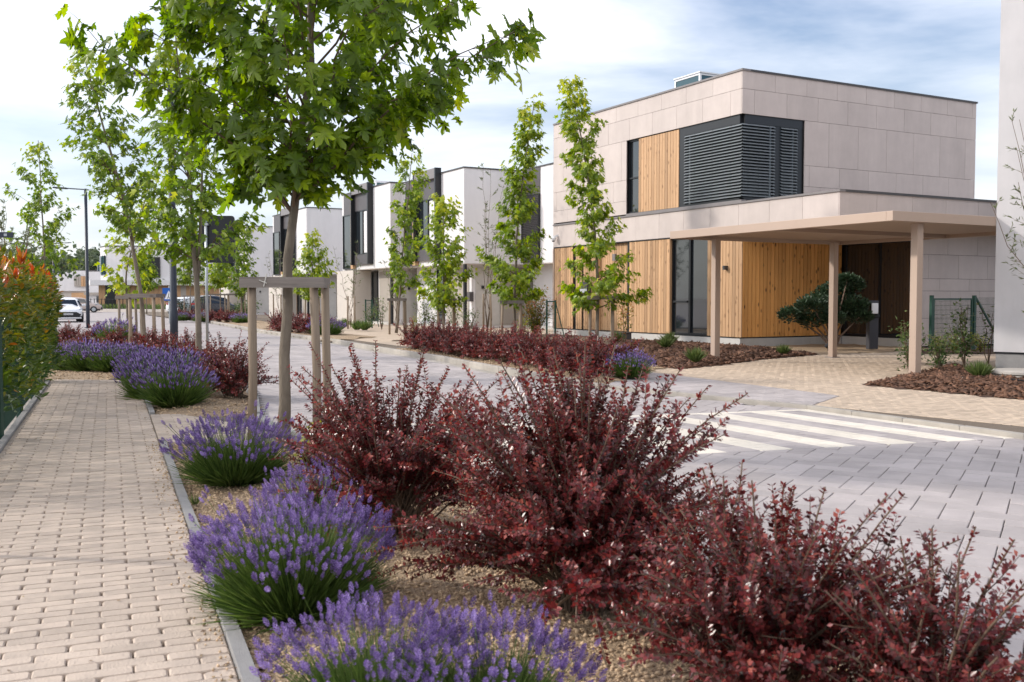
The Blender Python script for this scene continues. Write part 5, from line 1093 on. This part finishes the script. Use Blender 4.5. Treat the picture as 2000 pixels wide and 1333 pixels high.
lamp('distant lamp post just right of the hedge top',AT(106,98,.0),6.8,.12,1.1,0)
# sign seen from behind on its pole
sg=thing('road_sign','black backed square road sign on a pale galvanised pole','sign',AT(404,23.4,.03)); put('pole',MB().tube([(0,0,-.1),(0,0,3.55)],[.034,.034],12).mesh('pole',True),mt['galv'],sg)
sx=MB(); r_=.07; cs=[]; w_,h_=.80,1.10; cx_=.25
for (x,z,a0) in ((cx_+w_/2-r_,h_/2-r_,0),(cx_-w_/2+r_,h_/2-r_,90),(cx_-w_/2+r_,-h_/2+r_,180),(cx_+w_/2-r_,-h_/2+r_,270)):
    for k in range(5): a=R(a0+k*22.5); cs.append((x+r_*math.cos(a),z+r_*math.sin(a)))
n=len(cs); sx.v=[(x,.06,z+2.83) for x,z in cs]+[(x,.10,z+2.83) for x,z in cs]; sx.f=[tuple(range(n)),tuple(range(2*n-1,n-1,-1))]+[(i,(i+1)%n,n+(i+1)%n,n+i) for i in range(n)]
put('sign_plate',sx,mt['black'],sg)
for z in (2.5,3.15): put('clamp',MB().box(-.06,.06,-.045,.07,z,z+.05),mt['galv'],sg)
# blue crossing sign
bs_=thing('crossing_sign','blue square crossing sign with white triangle beside the dark lamp post','sign',AT(329,57,.05)); put('pole',MB().tube([(.05,0,-.05),(.05,0,2.1)],[.04,.04],10),mt['galv'],bs_)
pl=put('sign_plate',MB().box(-.32,.42,-.08,-.05,1.25,1.98),mt['blue'],bs_); tr=MB(); tr.v=[(-.2,-.086,1.34),(.30,-.086,1.34),(.05,-.086,1.84),(-.2,-.081,1.34),(.30,-.081,1.34),(.05,-.081,1.84)]; tr.f=[(0,1,2),(5,4,3),(0,3,4,1),(1,4,5,2),(2,5,3,0)]; put('white_triangle',tr,mt['white'],pl)
fg=MB(); fg.beam((.05,-.089,1.64),(.03,-.089,1.50),.035,.004,(0,1,0)); fg.beam((.03,-.089,1.50),(-.03,-.089,1.38),.03,.004,(0,1,0)); fg.beam((.03,-.089,1.50),(.10,-.089,1.38),.03,.004,(0,1,0)); fg.lathe([(.02,-.02),(.025,0),(.02,.02)],8,(.055,-.089,1.68)); put('walking_figure',fg,mt['black'],pl)
# dark bar at the left edge, likely a lamp head; its pole is added
sp_=thing('dark_plate','narrow dark plate entering at the left edge above the hedge','sign',(AT(-30,20)[0],20,0)); put('pole',MB().tube([(0,0,-.1),(0,0,2.95)],[.03,.03],10),mt['navy'],sp_); p_=put('sign_plate',MB().box(-.05,.615,-.05,-.02,2.69,2.80),mt['navy'],sp_); put('emblem',MB().box(.44,.50,-.056,-.05,2.72,2.77),mt['galv'],p_)
# ---- wire fence by the hedge
def mesh_fence(parent,p,q,z0,z1,dx=.05,dz=.2,rw=.0022,name='wire_mesh'):
    p=Vector((p[0],p[1],0));q=Vector((q[0],q[1],0));L=(q-p).length;m=MB();d_=(q-p)/L
    for k in range(int(L/dx)+1):
        a=p+d_*k*dx; m.beam((a.x,a.y,z0),(a.x,a.y,z1),rw*2,rw*2)
    nz_=int((z1-z0)/dz)
    for k in range(nz_+1): z=z0+k*dz; m.beam((p.x,p.y,z),(q.x,q.y,z),rw*2.6,rw*2.6)
    return put(name,m,mt['green'],parent)
fx=pp(7.6,PW+.1); fn=thing('wire_fence','dark green wire mesh fence in front of the hedge','fence',(0,0,0))
for v in (2.6,5.1,7.6,10.1,12.6): c=pp(v,PW+.1); put('post',MB().box(c[0]-.03,c[0]+.03,c[1]-.03,c[1]+.03,-.1,1.36),mt['green'],fn)
for v in (2.6,5.1,7.6,10.1): mesh_fence(fn,pp(v,PW+.1),pp(v+2.5,PW+.1),.06,1.32)
# ---- garden gate at the carport
ga=LP(K,tB(1822,-4.2),-4.2); gb=LP(K,tB(1918,-4.2),-4.2); gt=thing('garden_gate','dark green wire mesh gate beside the tiled wall','gate',(0,0,0)); A_=Vector(ga);B_=Vector(gb); dd=(B_-A_).normalized(); L_=(B_-A_).length
def gpt(u,z): p=A_+dd*u; return (p.x,p.y,z)
for u in (-.06,L_*.83): put('post',MB().beam(gpt(u,0),gpt(u,1.55),.08,.08,(dd.x,dd.y,0)),mt['green'],gt)
GL=L_*.83-.1
for a,b in (((.02,.15),(.02,1.47)),((GL,.15),(GL,1.47)),((.02,1.45),(GL,1.45)),((.02,.17),(GL,.17))): put('frame_bar',MB().beam(gpt(*a),gpt(*b),.045,.045,(dd.x,dd.y,0) if a[0]==b[0] else (0,0,1)),mt['green'],gt)
mesh_fence(gt,gpt(.04,0),gpt(GL,0),.2,1.42,.05,.12,.0028); put('latch',MB().beam(gpt(GL-.15,1.2),gpt(GL+.05,1.2),.02,.02),mt['black'],gt)
gf=thing('wire_fence','green wire fence with diagonal brace between gate and white wall','fence',(0,0,0)); mesh_fence(gf,gpt(L_*.83+.06,0),gpt(L_*.83+1.6,0),.1,1.5,.05,.2,.0028); put('brace',MB().beam(gpt(L_*.83+.05,1.5),gpt(L_*.83+1.1,.3),.045,.045),mt['green'],gf); put('post',MB().beam(gpt(L_*.83+1.65,0),gpt(L_*.83+1.65,1.5),.06,.06,(dd.x,dd.y,0)),mt['green'],gf)
# small fence with braces before the terrace
for lab,px,Y in (('short green fence bay with brace before the second terrace house',714,47),('short green fence bay with brace beside the tiled house photinia',1068,35)):
    o=AT(px,Y,.05); t=thing('fence_bay',lab,'fence',o); put('post',MB().box(-.03,.03,-.03,.03,0,1.35),mt['green'],t); put('post',MB().box(.27,.33,-.03,.03,0,1.35),mt['green'],t); put('rail',MB().box(.03,.27,-.02,.02,1.28,1.32),mt['green'],t); put('brace',MB().beam((.3,0,1.3),(.62,0,.05),.035,.035),mt['green'],t); mesh_fence(t,(.0,0),(.3,0),.1,1.3,.05,.15,.003)
fb=thing('iron_fence','dark railing before the distant timber house','fence'); 
for k in range(14): p=AT(170+k*7,104-k*.2); put('post',MB().box(p[0]-.03,p[0]+.03,p[1]-.03,p[1]+.03,0,1.35),mt['black'],fb)
for z in (.3,1.3): put('rail',MB().beam(AT(170,104,z),AT(261,101.4,z),.04,.04),mt['black'],fb)
# ---- charger, garden spot, concrete ring
ch=thing('charging_post','dark charging post with white wall box under the carport','charger',G(1703,682,.08),HA-R(8)); put('column',MB().box(-.15,.15,-.07,.07,0,1.33),mt['charger'],ch,bevel=.006)
bx_=put('wall_box',MB().box(-.19,.05,-.2,-.075,.92,1.27),mt['black'],ch,bevel=.04); put('front_cover',MB().box(-.22,.0,-.235,-.2,.97,1.26),mt['white'],ch,bevel=.05); put('plug_holder',MB().box(-.06,.12,-.15,-.07,.86,.96),mt['black'],ch,bevel=.02)
sl=thing('garden_spotlight','small black garden spotlight at the foot of the pine','lamp',G(1617,686,.08)); put('spike',MB().tube([(0,0,0),(0,0,.12)],[.012,.012],6),mt['black'],sl); put('head',MB().tube([(-.06,.02,.10),(.05,-.02,.20)],[.05,.06],10),mt['black'],sl)
cc=thing('concrete_ring','round concrete manhole ring with lid in the dark mulch','manhole',(G(1995,742,.12)[0],G(1995,742,.12)[1],.10)); put('ring',MB().lathe([(.47,-.05),(.47,.10),(.44,.11)],32).mesh('ring',True),mt['concrete'],cc); put('lid',MB().lathe([(.46,.115),(.48,.13),(.48,.17),(.44,.185)],32),mt['concrete'],cc)
dp=put('drip_hose',MB().tube([G(1930,744,.17),G(1950,742,.2),G(1975,741,.22),G(2010,745,.2)],.012,6).mesh('drip_hose',True),mt['black']); tag(dp,'black irrigation hose curling by the concrete ring','hose')
bp_=thing('bollard_light','low black light box at the plinth before the door','lamp',G(1222,664,.1),HA); put('body',MB().box(-.35,.1,-.2,.2,0,.22),mt['charger'],bp_,bevel=.02); put('cap',MB().box(-.37,.12,-.22,.22,.22,.25),mt['charger'],bp_)
# ---- cars
def car(label,loc,rz,paint,suv=False,front=True):
    t=thing('parked_car',label,'car',loc,rz)
    H=1.62 if suv else 1.5; W_=.90 if suv else .87; LN=2.2 if suv else 1.98
    # body sections along x (length), front at +x; each: x, half width, z bottom, z belt, half width at roof, z roof
    secs=[(-LN,W_*.82,.38,.78,.0,.80),(-LN*.97,W_*.94,.30,.95,.55,1.05),(-LN*.78,W_,.25,.98,.62,H*.93),(-LN*.45,W_,.24,.97,.64,H),(0,W_,.24,.95,.63,H*.995),(LN*.28,W_,.24,.93,.58,H*.90),(LN*.52,W_,.25,.92,.3,.97),(LN*.80,W_*.96,.26,.84,.3,.86),(LN*.96,W_*.82,.28,.70,.2,.72),(LN,W_*.66,.34,.60,.1,.62)]
    m=MB(); n=12
    for x,hw,zb,zs,hr,zr in secs:
        hr=max(hr,.05); ring=[(-hw*.9,zb),(-hw,zb+.12),(-hw,zs*.75),(-hw*.97,zs),(-max(hr*1.04,min(hw*.94,hr+.02)),zr-.05 if zr>zs+.06 else zr),(-hr*.75,zr),(hr*.75,zr),(max(hr*1.04,min(hw*.94,hr+.02)),zr-.05 if zr>zs+.06 else zr),(hw*.97,zs),(hw,zs*.75),(hw,zb+.12),(hw*.9,zb)]
        m.v+=[(x,y,z) for y,z in ring]
    for i in range(len(secs)-1):
        for k in range(n): k2=(k+1)%n; m.f.append((i*n+k,i*n+k2,(i+1)*n+k2,(i+1)*n+k))
    m.f.append(tuple(range(n))[::-1]); m.f.append(tuple((len(secs)-1)*n+k for k in range(n)))
    body=put('body',m.mesh('body',True),paint,t); sub=body.modifiers.new('sub','SUBSURF'); sub.levels=2; sub.render_levels=2
    # glazing set just proud of the shell
    g=MB(); xw0,zw0,xw1,zw1=LN*.50,.99,LN*.27,H*.90
    g.v=[(xw0+.03,-.62,zw0),(xw0+.03,.62,zw0),(xw1+.06,.50,zw1),(xw1+.06,-.50,zw1),(xw0-.02,-.62,zw0-.02),(xw0-.02,.62,zw0-.02),(xw1,.50,zw1-.03),(xw1,-.50,zw1-.03)]; g.f=[(0,1,2,3),(7,6,5,4),(0,4,5,1),(1,5,6,2),(2,6,7,3),(3,7,4,0)]; put('windscreen',g,mt['glass'],t)
    g=MB(); g.v=[(-LN*.985,-.55,1.02),(-LN*.985,.55,1.02),(-LN*.80,.48,H*.9),(-LN*.80,-.48,H*.9),(-LN*.9,-.55,1.0),(-LN*.9,.55,1.0),(-LN*.75,.48,H*.88),(-LN*.75,-.48,H*.88)]; g.f=[(3,2,1,0),(4,5,6,7),(1,5,4,0),(2,6,5,1),(3,7,6,2),(0,4,7,3)]; put('rear_window',g,mt['glass'],t)
    for s in (-1,1):
        g=MB(); pts=[(-LN*.72,1.0),(LN*.36,.99),(LN*.18,H*.87),(-LN*.42,H*.93),(-LN*.66,H*.86)]; y0=[W_*.97 if z<1.1 else .70 for x,z in pts]
        g.v=[(x,s*(yy+.005),z) for (x,z),yy in zip(pts,y0)]+[(x,s*(yy-.06),z) for (x,z),yy in zip(pts,y0)]; k=len(pts); g.f=[tuple(range(k)),tuple(range(2*k-1,k-1,-1))]+[(i,(i+1)%k,k+(i+1)%k,k+i) for i in range(k)]; put('side_window',g,mt['glass'],t)
        put('headlight',MB().beam((LN*.86,s*W_*.72,.74),(LN*.70,s*W_*.93,.80),.10,.12),mt['lampglass'],t,bevel=.02); put('tail_light',MB().beam((-LN*.985,s*W_*.60,.92),(-LN*.9,s*W_*.95,.96),.08,.16),mt['red'],t,bevel=.02)
        put('wing_mirror',MB().beam((LN*.33,s*W_*.98,1.0),(LN*.30,s*(W_+.2),1.04),.12,.13),paint,t,bevel=.03)
        for x in (LN*.62,-LN*.62):
            wh=put('wheel',MB().tube([(x,s*(W_-.20),.31),(x,s*(W_-.19),.31),(x,s*(W_+.00),.31),(x,s*(W_+.012),.31)],[.28,.31,.31,.28],20).mesh('wheel',True),mt['tyre'],t); put('rim',MB().tube([(x,s*(W_+.0),.31),(x,s*(W_+.02),.31)],[.2,.18],14),mt['galv'],wh)
    gr=put('grille',MB().prism([(-.62,.30),(.62,.30),(.70,.46),(.45,.60),(-.45,.60),(-.70,.46)],0,.1),mt['black'],t); gr.rotation_euler=(math.pi/2,0,math.pi/2); gr.location=(LN*.955,0,.02)
    put('bumper',MB().box(LN*.93,LN*1.02,-.72,.72,.22,.30),paint,t,bevel=.02)
    put('number_plate',MB().box(LN*1.008,LN*1.02,-.26,.26,.44,.55),mt['plate'],t); put('number_plate',MB().box(-LN*1.012,-LN*1.0,-.26,.26,.62,.73),mt['plate'],t); put('underbody',MB().box(-LN*.9,LN*.9,-W_*.8,W_*.8,.18,.3),mt['black'],t)
    return t
car('white hatchback facing the camera right of the hedge',AT(128,61,.0),R(-62),mt['whitecar'])
car('white parked car seen from behind among the far shrubs',AT(374,79,.04),R(62),mt['whitecar'])
car('dark blue parked car beside the white one behind the barberries',AT(418,77,.04),R(45),mt['darkcar'],suv=True)
car('pale dusty car parked before the distant house beside the white hatchback',AT(157,98,.0),R(20),M('dusty beige car paint',(.5,.42,.38),(.45,.38,.34),rough=.35,ns=2))
